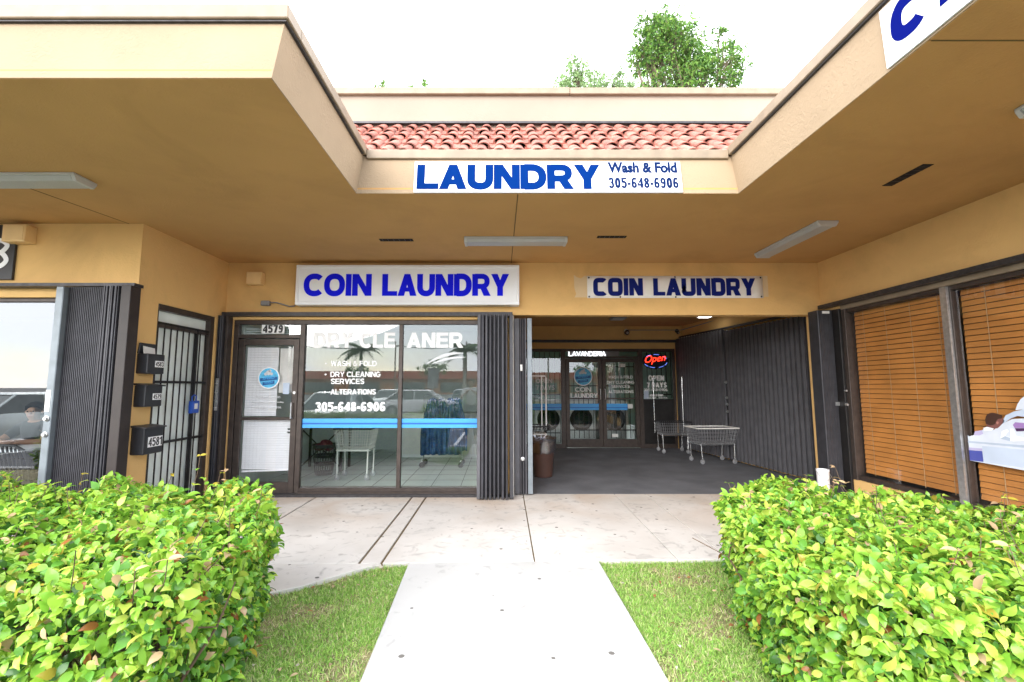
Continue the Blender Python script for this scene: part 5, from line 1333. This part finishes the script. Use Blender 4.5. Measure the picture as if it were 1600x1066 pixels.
flat([(4.20, 1.127), (4.13, 1.133), (3.6, 1.128), (3.6, 1.10), (4.13, 1.108), (4.19, 1.10)], 'cushion_edge', POSTD, 2)

# ------------------------------------------------------------------ planting
def set_mesh(name, verts, faces, cols, m, parent=None, loc=(0, 0, 0)):
    me = bpy.data.meshes.new(name); nv, nf_ = len(verts), len(faces)
    me.vertices.add(nv); me.vertices.foreach_set('co', np.asarray(verts, dtype=np.float32).ravel())
    k = faces.shape[1]
    me.loops.add(nf_ * k); me.loops.foreach_set('vertex_index', faces.astype(np.int32).ravel())
    me.polygons.add(nf_); me.polygons.foreach_set('loop_start', np.arange(0, nf_ * k, k, dtype=np.int32))
    me.polygons.foreach_set('use_smooth', np.ones(nf_, dtype=bool))
    me.update(calc_edges=True)
    at = me.attributes.new('leaf_color', 'FLOAT_COLOR', 'POINT'); at.data.foreach_set('color', np.asarray(cols, dtype=np.float32).ravel())
    o = link_mesh(name, me, m, parent); o.location = loc; return o
# blade with a folded midrib and drooping tip; triangles
_st = [(.13, .20, .035), (.32, .375, .03), (.55, .39, .0), (.78, .24, -.07)]
LT = np.array([(0, 0, 0)] + [(t, -w_, z_ + .06) for t, w_, z_ in _st] + [(1, 0, -.24)] + [(t, w_, z_ + .06) for t, w_, z_ in _st] + [(t, 0, z_) for t, w_, z_ in _st], dtype=float)
_l, _r, _c = [1, 2, 3, 4], [6, 7, 8, 9], [10, 11, 12, 13]
LFc = [(0, _c[0], _l[0]), (0, _r[0], _c[0])]
for i in range(3): LFc += [(_c[i], _c[i + 1], _l[i + 1]), (_c[i], _l[i + 1], _l[i]), (_r[i], _r[i + 1], _c[i + 1]), (_r[i], _c[i + 1], _c[i])]
LFc = np.array(LFc + [(_c[3], 5, _l[3]), (_r[3], 5, _c[3])])
BT = np.array([(0, -.5, 0), (0, .5, 0), (.55, .42, .06), (.55, -.42, .06), (1, 0, -.10)], dtype=float)
BF = np.array([(0, 1, 2), (0, 2, 3), (3, 2, 4)])
def leaves(pos, tip, nor, length, width, cols, LT=LT, LFc=LFc):
    N = len(pos)
    t = tip / np.linalg.norm(tip, axis=1, keepdims=True)
    n_ = nor - t * np.sum(nor * t, axis=1, keepdims=True); n_ /= np.linalg.norm(n_, axis=1, keepdims=True) + 1e-9
    b_ = np.cross(n_, t)
    V = pos[:, None, :] + LT[None, :, 0, None] * length[:, None, None] * t[:, None, :] + LT[None, :, 1, None] * width[:, None, None] * b_[:, None, :] + LT[None, :, 2, None] * length[:, None, None] * n_[:, None, :]
    F_ = (LFc[None] + (np.arange(N) * len(LT))[:, None, None]).reshape(-1, 3)
    Cc = np.repeat(np.concatenate([cols, np.ones((N, 1))], 1), len(LT), axis=0)
    return V.reshape(-1, 3), F_, Cc
def palette(N, cols, wts, jit=.15):
    i = rng.choice(len(cols), N, p=np.array(wts) / sum(wts)); c_ = np.array(cols)[i]
    return np.clip(c_ * (1 + rng.normal(0, jit, (N, 1))), .003, .9)
HCOL = [(.205, .415, .045), (.315, .510, .060), (.125, .310, .045), (.45, .55, .09), (.50, .34, .20), (.30, .12, .035), (.42, .34, .05), (.045, .125, .022)]

def sdist(P, poly):
    """signed distance to a polygon (inside negative)"""
    poly = np.array(poly); d = np.full(len(P), 1e9); ins = np.zeros(len(P), bool)
    for i in range(len(poly)):
        a, b = poly[i], poly[(i + 1) % len(poly)]; e = b - a; wv = P - a
        t = np.clip((wv @ e) / (e @ e), 0, 1); d = np.minimum(d, np.linalg.norm(wv - t[:, None] * e, axis=1))
        c1 = (a[1] <= P[:, 1]) & (b[1] > P[:, 1]); c2 = (a[1] > P[:, 1]) & (b[1] <= P[:, 1]); cr = e[0] * wv[:, 1] - e[1] * wv[:, 0]
        ins ^= ((c1 & (cr > 0)) | (c2 & (cr < 0)))
    return np.where(ins, -d, d)
def hedge(name, label, poly, hfun, ntop, wts, nshoot, seed):
    global rng
    rng = np.random.default_rng(seed); random.seed(seed)
    P = np.array(poly); lo, hi = P.min(0) - .05, P.max(0) + .05
    s = thing(name, label, 'hedge', ((lo[0] + hi[0]) / 2, (lo[1] + hi[1]) / 2, -.035), 0, 'clipped hedges beside the path')
    org = np.array(s.location)
    area = (hi[0] - lo[0]) * (hi[1] - lo[1])
    def lump(p): return .055 * np.sin(p[:, 0] * 7.1 + 1.3) * np.sin(p[:, 1] * 6.3 + seed) + .03 * np.sin(p[:, 0] * 15 + p[:, 1] * 11)
    pos, tip, nor = [], [], []
    # candidate volume points, kept near the shell
    M = int(ntop * 9)
    q = np.stack([rng.uniform(lo[0], hi[0], M), rng.uniform(lo[1], hi[1], M)], 1)
    sd_ = sdist(q, poly); hh = hfun(q[:, 0], q[:, 1]) + lump(q)
    z = rng.uniform(.02, 1.0, M) * hh
    taper = (1 - z / hh) * .10                      # a little narrower at the foot
    din = -(sd_ + taper) + .02 * np.sin(z * 17 + q[:, 0] * 9 + q[:, 1] * 8)      # distance inside the side face
    dtop = hh - z
    rnd = .13                                       # rounded shoulder
    a_, b_ = np.maximum(rnd - din, 0), np.maximum(rnd - dtop, 0)
    depth = np.where((a_ > 0) & (b_ > 0), rnd - np.sqrt(a_ ** 2 + b_ ** 2), np.minimum(din, dtop))
    keep = (din > 0) & (depth > 0) & (rng.random(M) < np.exp(-depth / .075))
    # outward direction
    eps = .01
    gx = (sdist(q + [eps, 0], poly) - sd_) / eps; gy_ = (sdist(q + [0, eps], poly) - sd_) / eps
    ws = np.exp(-din / .09); wt = np.exp(-dtop / .09)
    out = np.stack([gx * ws, gy_ * ws, wt + .12], 1); out /= np.linalg.norm(out, axis=1, keepdims=True)
    q3 = np.stack([q[:, 0], q[:, 1], z], 1)[keep]; out = out[keep]; depth = depth[keep]
    N = len(q3)
    rv = rng.normal(0, 1, (N, 3)); rv /= np.linalg.norm(rv, axis=1, keepdims=True)
    n_ = out * .65 + rv * .72 + np.array([0, 0, .55]); n_ /= np.linalg.norm(n_, axis=1, keepdims=True)
    tp = out * .35 + rng.normal(0, 1, (N, 3)) * .75 + np.array([0, 0, -.25])
    L = rng.uniform(.028, .064, N) * rng.choice([.75, 1, 1, 1.22], N); W = L * rng.uniform(.62, .80, N)
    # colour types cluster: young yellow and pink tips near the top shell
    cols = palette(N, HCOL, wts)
    deep_set = (depth > .075); cols[deep_set] = palette(int(deep_set.sum()), HCOL, (3, .3, 4, .1, .2, .2, .05, 5))
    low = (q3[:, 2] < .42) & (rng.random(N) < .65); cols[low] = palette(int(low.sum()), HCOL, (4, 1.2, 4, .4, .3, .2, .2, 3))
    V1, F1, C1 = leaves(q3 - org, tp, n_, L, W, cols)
    # shoots standing above the clipped top
    sp, st, sn, sl, scx = [], [], [], [], []
    stems = MB(); tries = 0; made = 0
    while made < nshoot and tries < nshoot * 30:
        tries += 1
        x, y = rng.uniform(lo[0], hi[0]), rng.uniform(lo[1], hi[1])
        if sdist(np.array([[x, y]]), poly)[0] > -.05: continue
        made += 1
        h = float(hfun(np.array([x]), np.array([y]))[0]); hl = rng.uniform(.03, .15) * (1.5 if rng.random() < .2 else 1); dx, dy = rng.normal(0, .10, 2)
        base = Vector((x, y, h - .10)); top = Vector((x + dx, y + dy, h + hl))
        stems.tube([base - Vector(org), base.lerp(top, .6) - Vector(org) + Vector((dx * .2, dy * .2, 0)), top - Vector(org)], .002, 4)
        pink = rng.random() < .35
        for kk in range(6):
            t = .35 + .65 * (kk // 2) / 2.0; p = base.lerp(top, min(1, t)); an = rng.uniform(0, 6.28) + math.pi * (kk % 2)
            sp.append(tuple(p)); st.append((math.cos(an), math.sin(an), rng.uniform(-.1, .7))); sn.append((0, 0, 1)); sl.append(rng.uniform(.028, .055))
            scx.append(HCOL[4] if pink and rng.random() < .7 else HCOL[(1, 3, 0, 6)[rng.integers(0, 4)]])
    if sp:
        sl = np.array(sl)
        V2, F2, C2 = leaves(np.array(sp) - org, np.array(st, float), np.array(sn, float) + rng.normal(0, .3, (len(sp), 3)), sl, sl * .6, np.array(scx) * (1 + rng.normal(0, .12, (len(sp), 1))))
        V1, F1, C1 = np.concatenate([V1, V2]), np.concatenate([F1, F2 + len(V1)]), np.concatenate([C1, C2])
    set_mesh('foliage', V1, F1, C1, LEAF, s)
    pass
    # woody branches inside
    q = stems; cnt = 0
    while cnt < 170:
        x, y = rng.uniform(lo[0], hi[0]), rng.uniform(lo[1], hi[1])
        if sdist(np.array([[x, y]]), poly)[0] > -.16: continue
        cnt += 1; h = float(hfun(np.array([x]), np.array([y]))[0])
        p = Vector((x, y, -.02)); path = [p]
        for k_ in range(4):
            p = p + Vector((rng.normal(0, .06), rng.normal(0, .06), h / 4.6)); path.append(p)
        path = [v - Vector(org) for v in path]
        q.tube(path, .006, 5, True, [.011, .009, .007, .005, .003])
        for k_ in range(3):
            a = path[1 + k_]; b = a + Vector((rng.normal(0, .12), rng.normal(0, .12), rng.uniform(.05, .18))); q.tube([a, b], .003, 4)
    q.build('branch', TWIG, s, local=True)
    return s
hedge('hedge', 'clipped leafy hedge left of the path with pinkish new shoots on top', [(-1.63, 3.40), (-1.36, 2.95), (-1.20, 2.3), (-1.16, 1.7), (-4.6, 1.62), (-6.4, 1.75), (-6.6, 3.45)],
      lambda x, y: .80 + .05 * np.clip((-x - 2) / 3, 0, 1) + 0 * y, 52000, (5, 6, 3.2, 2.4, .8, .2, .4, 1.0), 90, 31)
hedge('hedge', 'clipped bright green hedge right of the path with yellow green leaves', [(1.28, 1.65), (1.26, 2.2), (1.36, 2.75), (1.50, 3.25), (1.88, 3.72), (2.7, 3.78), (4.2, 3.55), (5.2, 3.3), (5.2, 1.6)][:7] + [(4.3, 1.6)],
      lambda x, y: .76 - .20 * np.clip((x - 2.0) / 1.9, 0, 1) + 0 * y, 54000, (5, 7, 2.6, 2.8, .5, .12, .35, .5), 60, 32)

# lawn: countless small blades and weed leaves
rng = np.random.default_rng(5)
def lawn(N, kind):
    gp = np.stack([rng.uniform(-2.7, 2.7, N), rng.uniform(1.35, 4.32, N)], 1)
    edge = np.interp(gp[:, 0], [-3.3, -2.6, -2.1, -1.75, -1.5, -1.28, -1.12, -1.0, -.78, .86, 2.0, 4.6], [3.22, 3.25, 3.33, 3.46, 3.62, 3.83, 3.98, 4.04, 4.065, 4.12, 4.17, 4.22])
    left_b = -.715 + (gp[:, 1] - 2.48) * -.037; right_b = .868
    rag = rng.normal(0, .010, N) + .035 * np.clip(np.sin(gp[:, 0] * 23 + gp[:, 1] * 19) * np.sin(gp[:, 1] * 41 + gp[:, 0] * 13), 0, 1)
    ok = (gp[:, 1] < edge + rag) & ((gp[:, 0] < left_b + rag) | (gp[:, 0] > right_b - rag))
    patch = np.sin(gp[:, 0] * 4.3 + 2 * np.sin(gp[:, 1] * 2.7)) * np.sin(gp[:, 1] * 5.1 + 1) + .5 * np.sin(gp[:, 0] * 11 + 3) * np.sin(gp[:, 1] * 13)
    ok &= rng.random(N) < (np.clip(.75 + .5 * patch, .22, 1) if kind == 'blade' else np.clip(.3 + .7 * patch, .05, 1))
    gp = gp[ok]; n = len(gp); patch = patch[ok]
    pos = np.concatenate([gp, np.full((n, 1), -.038) + rng.uniform(0, .012, (n, 1))], 1)
    an = rng.uniform(0, 6.283, n)
    pal = [(.25, .46, .08), (.36, .54, .12), (.17, .37, .06), (.50, .55, .22), (.58, .52, .32)]
    if kind == 'blade':
        el = rng.uniform(.1, 1.35, n); L = rng.uniform(.018, .045, n); W = rng.uniform(.0022, .0045, n); wts = (5, 5, 2.4, 2.2, 1.6)
    else:
        el = rng.uniform(-.1, .7, n); L = rng.uniform(.008, .019, n); W = L * rng.uniform(.55, .9, n); wts = (5, 5, 3, .8, .3)
    tip = np.stack([np.cos(an) * np.cos(el), np.sin(an) * np.cos(el), np.sin(el)], 1)
    cols = palette(n, pal, wts, .18); dry = (patch < -.6) & (rng.random(n) < .55); cols[dry] = palette(int(dry.sum()), pal, (1, 1, .3, 4, 4), .15)
    return leaves(pos, tip, np.tile([0, 0, 1.0], (n, 1)) + rng.normal(0, .4, (n, 3)), L, W, cols, BT, BF)
V, F_, Cc = lawn(420000, 'blade'); V2, F2, C2 = lawn(150000, 'weed')
V, F_, Cc = np.concatenate([V, V2]), np.concatenate([F_, F2 + len(V)]), np.concatenate([Cc, C2])
o = set_mesh('grass', V, F_, Cc, GLEAF); o['kind'] = 'stuff'; o['label'] = 'short weedy green grass beside the path'; o['category'] = 'grass'
# fallen leaves
rng = np.random.default_rng(12); spots = []
while len(spots) < 90:
    x, y = rng.uniform(-1.9, 1.9), rng.uniform(2.3, 4.0)
    if x < -.80 or x > .92:
        if y < np.interp(x, [-2.1, -1.5, -1.0, 2], [3.3, 3.6, 4.0, 4.1]): spots.append((x, y, .0))
spots = np.array(spots); N = len(spots); an = rng.uniform(0, 6.28, N)
V, F_, Cc = leaves(spots, np.stack([np.cos(an), np.sin(an), rng.uniform(-.1, .3, N)], 1), np.tile([0, 0, 1.0], (N, 1)) + rng.normal(0, .3, (N, 3)), rng.uniform(.025, .05, N), rng.uniform(.015, .03, N), palette(N, [(.45, .33, .2), (.32, .14, .06), (.5, .45, .36)], (4, 2, 2)))
o = set_mesh('fallen_leaves', V, F_, Cc, GLEAF); o['kind'] = 'stuff'; o['label'] = 'dry tan leaves scattered over the grass'; o['category'] = 'leaves'

# ------------------------------------------------------------------ trees
def tree(name, label, base, limbs, trunk_r, leaf, nleaf, cols, wts, seed, group=None):
    """limbs: list of (tip, clump radius); tips are joined to the trunk by curved limbs"""
    global rng
    rng = np.random.default_rng(seed)
    s = thing(name, label, 'tree', base, 0, group)
    b = Vector(base); fork = Vector((0, 0, 0))
    tips = [Vector(t) - b for t, r in limbs]
    cen = sum(tips, Vector((0, 0, 0))) / len(tips)
    lowz = min(t.z for t in tips) * .55
    fork = Vector((cen.x * .15, cen.y * .15, lowz))
    q = MB(); q.tube([(0, 0, 0), (fork.x * .3, fork.y * .3, lowz * .5), fork], .2, 10, True, [trunk_r, trunk_r * .8, trunk_r * .62]); q.build('trunk', BARK, s, local=True, smooth=True)
    q = MB(); P_, T_ = [], []
    share = np.array([r ** 2 for _, r in limbs]); share = share / share.sum()
    for (t, (tt, r)), sh in zip(zip(tips, limbs), share):
        mid = fork.lerp(t, .5) + Vector((rng.normal(0, .3), rng.normal(0, .3), .2))
        q.tube([fork, mid, t], .1, 6, True, [trunk_r * .40, trunk_r * .25, trunk_r * .06])
        n = int(nleaf * sh); nt = max(5, int(n / 26))
        for _ in range(nt):
            d_ = rng.normal(0, 1, 3); d_ /= np.linalg.norm(d_); rr = r * rng.uniform(.15, 1.0) ** .6
            e = t + Vector(d_ * [rr, rr, rr * .85]); st = fork.lerp(t, rng.uniform(.6, 1.0))
            st = st.lerp(t, .5)
            q.tube([st, st.lerp(e, .5) + Vector((0, 0, .08)), e], .012, 4, True, [trunk_r * .06, trunk_r * .035, .006])
            m_ = 26; pp = np.array(e)[None] + rng.normal(0, r * .16, (m_, 3)) - np.array([0, 0, .04]); P_.append(pp); T_.append(rng.normal(0, 1, (m_, 3)) + np.array([d_[0], d_[1], -.5]))
    q.build('branch', BARK, s, local=True)
    P_ = np.concatenate(P_); T_ = np.concatenate(T_); N = len(P_)
    L = leaf * rng.uniform(.6, 1.25, N)
    V, F_, Cc = leaves(P_, T_, np.tile([0, 0, 1.0], (N, 1)) + rng.normal(0, .6, (N, 3)), L, L * .45, palette(N, cols, wts, .2))
    set_mesh('crown', V, F_, Cc, TLEAF, s)
    return s
GC = [(.10, .22, .04), (.16, .30, .05), (.22, .35, .07), (.05, .13, .03)]
tree('broadleaf_tree', 'tall green broadleaf tree rising behind the parapet on the right', (7.4, 17, 0),
     [((6.9, 17, 15.9), .95), ((7.4, 17.2, 15.2), 1.0), ((6.4, 16.8, 15.5), .7), ((7.1, 17, 14.2), 1.1), ((8.1, 17, 14.0), .9), ((9.1, 17.2, 15.3), .6), ((9.0, 16.8, 14.4), .75), ((9.5, 17, 14.1), .5), ((8.8, 17, 13.2), .9), ((7.7, 17.3, 16.0), .6), ((7.0, 17.2, 12.6), 1.3), ((6.2, 17, 13.2), .8), ((8.2, 17.3, 12.2), 1.2), ((6.7, 17, 16.5), .45), ((5.75, 17, 15.3), .6), ((5.5, 17.1, 14.5), .55), ((6.0, 17, 14.6), .8), ((5.9, 16.9, 16.0), .45), ((7.6, 17, 14.6), .8), ((8.4, 17.2, 14.6), .55), ((6.3, 16.9, 15.1), .8), ((8.9, 17, 15.9), .3)],
     .26, .15, 19000, GC, (4, 4, 2, 2), 41, 'trees behind the building')
tree('broadleaf_tree', 'paler thin tree behind the parapet left of the tall tree', (4.9, 22, 0),
     [((4.0, 22, 18.0), .7), ((3.4, 22, 17.0), .6), ((5.0, 22.3, 17.3), .8), ((5.9, 22, 17.2), .6), ((4.4, 22, 16.6), .9), ((6.2, 22, 16.6), .7), ((3.2, 22, 16.2), .7), ((6.9, 22, 16.7), .6), ((3.9, 22, 17.4), .6)],
     .22, .17, 6000, [(.26, .38, .16), (.32, .44, .20), (.18, .30, .12)], (3, 3, 2), 42, 'trees behind the building')
tree('broadleaf_tree', 'distant treetops with only two green tips showing over the parapet', (-5.0, 22, 0),
     [((-6.25, 22, 17.1), .42), ((-4.05, 22, 17.1), .42), ((-5.9, 22, 16.3), .6), ((-4.4, 22, 16.3), .6), ((-5.2, 22, 15.4), .9), ((-6.0, 22, 15.0), .8), ((-4.2, 22, 15.2), .8)],
     .22, .15, 2200, GC, (3, 4, 3, 1), 43, 'trees behind the building')

# ------------------------------------------------------------------ across the parking lot (mirrored in the glass)
def palm(loc, h, seed, label):
    random.seed(seed)
    s = thing('palm_tree', label, 'palm tree', loc, 0, 'palms in the parking lot')
    MB().tube([(0, 0, 0), (.05, 0, h * .5), (.02, 0, h)], .16, 10, True, [.24, .17, .15]).build('trunk', PALMT, s, local=True, smooth=True)
    MB().tube([(.02, 0, h - .1), (.02, 0, h + .9)], .15, 10, True, [.16, .10]).build('crownshaft', pm('palm_green', (.12, .18, .06), .6), s, local=True)
    for k_ in range(17):
        a = 2 * math.pi * k_ / 17 + random.uniform(-.2, .2); el = random.uniform(-.2, 1.1); L = random.uniform(1.9, 2.5)
        d_ = Vector((math.cos(a), math.sin(a), 0)); pts = []
        for i in range(9):
            t = i / 8; pts.append(Vector((.02, 0, h + .75)) + d_ * (L * t * math.cos(el * (1 - t * .4))) + Z * (L * (math.sin(el) * t - .75 * t * t)))
        q = MB(); q.tube(pts, .02, 4, True, [.03 - .003 * i for i in range(9)])
        for i in range(1, 9):
            for sd_ in (-1, 1):
                for j in range(2):
                    p = pts[i - 1].lerp(pts[i], j * .5 + .25); sdv = d_.cross(Z) * sd_; ll = .62 * math.sin(math.pi * min(.95, (i + j * .5) / 9 + .12))
                    tipv = p + sdv * ll + d_ * ll * .45 - Z * ll * .55; wv = d_ * .085
                    q.add([p - wv, p + wv, tipv], [(0, 1, 2)])
        q.build('frond', pm('frond', (.045, .10, .03), .6) if k_ == 0 else bpy.data.materials['frond'], s, local=True)
palm((-12.2, -27, -.14), 4.2, 1, 'palm tree mirrored in the left shop window pane')
palm((-3.0, -26, -.14), 4.1, 2, 'palm tree mirrored in the right shop window pane')
palm((-30, -40, -.14), 7.0, 3, 'palm tree farthest across the parking lot')

def car(loc, rz, paint, label, hgt=1.0):
    s = thing('parked_car', label, 'car', loc, rz, 'cars in the parking lot')
    # stations along the length: x, half width, sill z, belt z
    st = [(-2.25, .72, .38, .62), (-2.1, .82, .28, .78), (-1.3, .88, .26, .92), (-.9, .89, .25, .94), (.7, .89, .25, .94), (.95, .88, .25, .95), (1.9, .84, .28, .93), (2.2, .74, .38, .80)]
    q = MB(); vs = []
    for x, hw, z0, z1 in st:
        z1 = z0 + (z1 - z0) * hgt
        vs += [(x, -hw * .96, z0), (x, -hw, (z0 + z1) * .5), (x, -hw * .93, z1), (x, 0, z1 + .03), (x, hw * .93, z1), (x, hw, (z0 + z1) * .5), (x, hw * .96, z0)]
    n = 7; fs = []
    for i in range(len(st) - 1):
        for k_ in range(n): fs.append((i * n + k_, i * n + (k_ + 1) % n, (i + 1) * n + (k_ + 1) % n, (i + 1) * n + k_))
    fs += [tuple(range(n - 1, -1, -1)), tuple((len(st) - 1) * n + k_ for k_ in range(n))]
    q.add(vs, fs); q.build('body', paint, s, local=True, smooth=True)
    zb = .25 + .69 * hgt; zr = zb + .50
    lo = [(-1.35, -.80, zb), (1.75, -.80, zb), (1.75, .80, zb), (-1.35, .80, zb)]; hi = [(-.55, -.62, zr), (1.05, -.62, zr), (1.05, .62, zr), (-.55, .62, zr)]
    q = MB(); q.hexa(lo, hi); q.build('window_glass', CARGL, s, local=True)
    q = MB(); q.hexa([(-.60, -.64, zr - .01), (1.10, -.64, zr - .01), (1.10, .64, zr - .01), (-.60, .64, zr - .01)], [(-.42, -.56, zr + .05), (.95, -.56, zr + .05), (.95, .56, zr + .05), (-.42, .56, zr + .05)])
    for sg in (-1, 1):
        for a, b in (((-1.36, sg * .81, zb), (-.56, sg * .63, zr)), ((1.76, sg * .81, zb), (1.06, sg * .63, zr)), ((.2, sg * .81, zb), (.2, sg * .635, zr))): q.tube([a, b], .035, 6)
    q.build('roof', paint, s, local=True, bevel=.01)
    for x in (-1.42, 1.40):
        for sg in (-1, 1):
            wv = MB().lathe([(.25, -.10), (.32, -.085), (.32, .085), (.25, .10)], (x, sg * .80, .32), 22, (0, 1, 0)).build('wheel', TYRE, s, local=True)
            MB().lathe([(.20, -.108), (.20, .108)], (x, sg * .80, .32), 16, (0, 1, 0)).build('rim', STEEL, wv, local=True)
    for sg in (-1, 1):
        MB().box(-2.235, -2.14, sg * .50 - .16, sg * .50 + .16, .60, .72).build('headlight', SIGNW, s, local=True, bevel=.02); MB().box(2.10, 2.20, sg * .56 - .14, sg * .56 + .14, .66, .78).build('taillight', RED, s, local=True, bevel=.02)
    MB().box(-2.285, -2.17, -.62, .62, .34, .48).build('bumper', BLACK, s, local=True, bevel=.02)
    return s
PG = pm('paint_silver', (.55, .60, .58), .25, metal=.3, var=.02, coat=.5); PW = pm('paint_white', (.75, .75, .75), .25, var=.02, coat=.5); PB = pm('paint_blue', (.05, .12, .22), .25, var=.02, coat=.5); PR = pm('paint_red', (.30, .02, .02), .25, var=.02, coat=.5); PK = pm('paint_black', (.02, .02, .022), .2, var=.02, coat=.5)
car((-5.6, -3.0, -.14), R(-90), PG, 'silver green car parked nose in facing the left shop window')
car((-8.4, -3.1, -.14), R(-90), PK, 'black car parked beside the silver green car', 1.15)
car((-4.6, -13.5, -.14), R(180), PW, 'white car across the parking lot aisle')
car((-2.4, -19, -.14), R(-90), PB, 'dark blue car in the far parking row')
car((-.2, -19.2, -.14), R(-90), PR, 'red car in the far parking row')
car((-13.9, -3.2, -.14), R(-90), PG, 'silver car parked facing the restaurant window')
car((-7.6, -19, -.14), R(-90), PG, 'silver car in the far parking row')
car((3.0, -19, -.14), R(-90), PK, 'black car in the far parking row')

s = thing('shopping_mall', 'long low shopping building with red mansard roof across the street', 'building', (0, -92, -.14))
MB().box(-70, 60, -104, -92, -.14, 3.4).build('wall', ORNG, s)
MB().hexa([(-71, -105, 3.4), (61, -105, 3.4), (61, -91, 3.4), (-71, -91, 3.4)], [(-70, -104, 5.2), (60, -104, 5.2), (60, -93, 5.2), (-70, -93, 5.2)]).build('roof', RUST, s)
for i in range(12): MB().box(-66 + i * 10.5, -59 + i * 10.5, -91.95, -91.9, .3, 2.6).build('window', CARGL, s)
def pole(x, y, h, label):
    s = thing('utility_pole', label, 'utility pole', (x, y, -.14), 0, 'utility poles along the street')
    MB().tube([(0, 0, 0), (0, 0, h)], .15, 8, True, [.17, .11]).build('shaft', BARK, s, local=True); MB().box(-1.1, 1.1, -.06, .06, h - .9, h - .76).build('crossarm', BARK, s, local=True)
    for x_ in (-1.0, -.4, .4, 1.0): MB().lathe([(.05, 0), (.03, .14)], (x_, 0, h - .76), 8).build('insulator', GREYB, s, local=True)
for i, (x, h) in enumerate(((-38, 10), (-19, 10), (-6, 10), (10, 10))): pole(x, -70, h, ['utility pole on the far left of the street', 'utility pole left of the nearer palms', 'utility pole between the two nearer palms', 'utility pole on the right of the street'][i])
q = MB()
for dx in (-1.0, -.4, .4, 1.0):
    for a, b in ((-60, -38), (-38, -19), (-19, -6), (-6, 10), (10, 40)):
        q.tube([(a + dx * .01, -70 + dx, 9.0), ((a + b) / 2, -70 + dx, 8.5), (b, -70 + dx, 9.0)], .02, 4)
tag(q.build('power_line', BLACK), 'black overhead wires strung between the utility poles', 'power line')
s = thing('road_sign', 'grey back of a tall parking lot sign on a post', 'sign', (-3.35, -10, -.14))
MB().tube([(0, 0, 0), (0, 0, 2.1)], .04, 8).build('post', STEEL, s, local=True); MB().hexa([(-.30, -.02, 1.55), (.28, -.02, 1.58), (.28, .02, 1.58), (-.30, .02, 1.55)], [(-.25, -.02, 2.62), (.33, -.02, 2.60), (.33, .02, 2.60), (-.25, .02, 2.62)]).build('board', GREYB, s, local=True, bevel=.03)
def shrub(x, y, r, seed, label):
    rg = np.random.default_rng(seed); s = thing('shrub', label, 'shrub', (x, y, -.14), 0, 'shrubs in the parking lot')
    N = 900; d_ = rg.normal(0, 1, (N, 3)); d_ /= np.linalg.norm(d_, axis=1, keepdims=True); d_[:, 2] = np.abs(d_[:, 2]); P_ = d_ * (r * rg.uniform(.5, 1, (N, 1)) ** .4) * [1, .8, .95]
    L = rg.uniform(.08, .16, N); ii = rg.integers(0, 4, N)
    V, F_, Cc = leaves(P_, d_ + rg.normal(0, .6, (N, 3)), np.tile([0, 0, 1.], (N, 1)) + rg.normal(0, .5, (N, 3)), L, L * .6, np.array(GC)[ii])
    set_mesh('foliage', V, F_, Cc, TLEAF, s)
    MB().tube([(0, 0, 0), (.03, 0, r * .6)], .03, 6).build('stem', BARK, s, local=True)
for i, (x, y, r) in enumerate(((-2.9, -8.5, 1.0), (-1.5, -8.8, 1.15), (-.2, -8.4, .9), (-9.5, -11, 1.1))): shrub(x, y, r, 60 + i, ['round green shrub by the parking lot sign', 'largest round green shrub in the parking lot island', 'small green shrub at the end of the parking lot island', 'green shrub alone on the left of the parking lot'][i])
for i, (x, y, h) in enumerate(((-45, -82, 6.5), (-30, -84, 6), (-14, -82, 6.2), (4, -84, 7), (20, -82, 6.5))):
    tree('street_tree', ['dark round tree on the far left before the mall', 'dark round tree second from the left before the mall', 'dark round tree in the middle before the mall', 'taller dark tree right of the middle before the mall', 'dark round tree on the far right before the mall'][i], (x, y, -.14),
         [((x - 1.6, y, h - 1.2), 1.5), ((x + 1.6, y, h - 1.2), 1.5), ((x, y, h), 1.5), ((x, y + 1, h - 1.5), 1.6)], .2, .5, 900, GC, (4, 2, 1, 4), 70 + i, 'trees along the street')
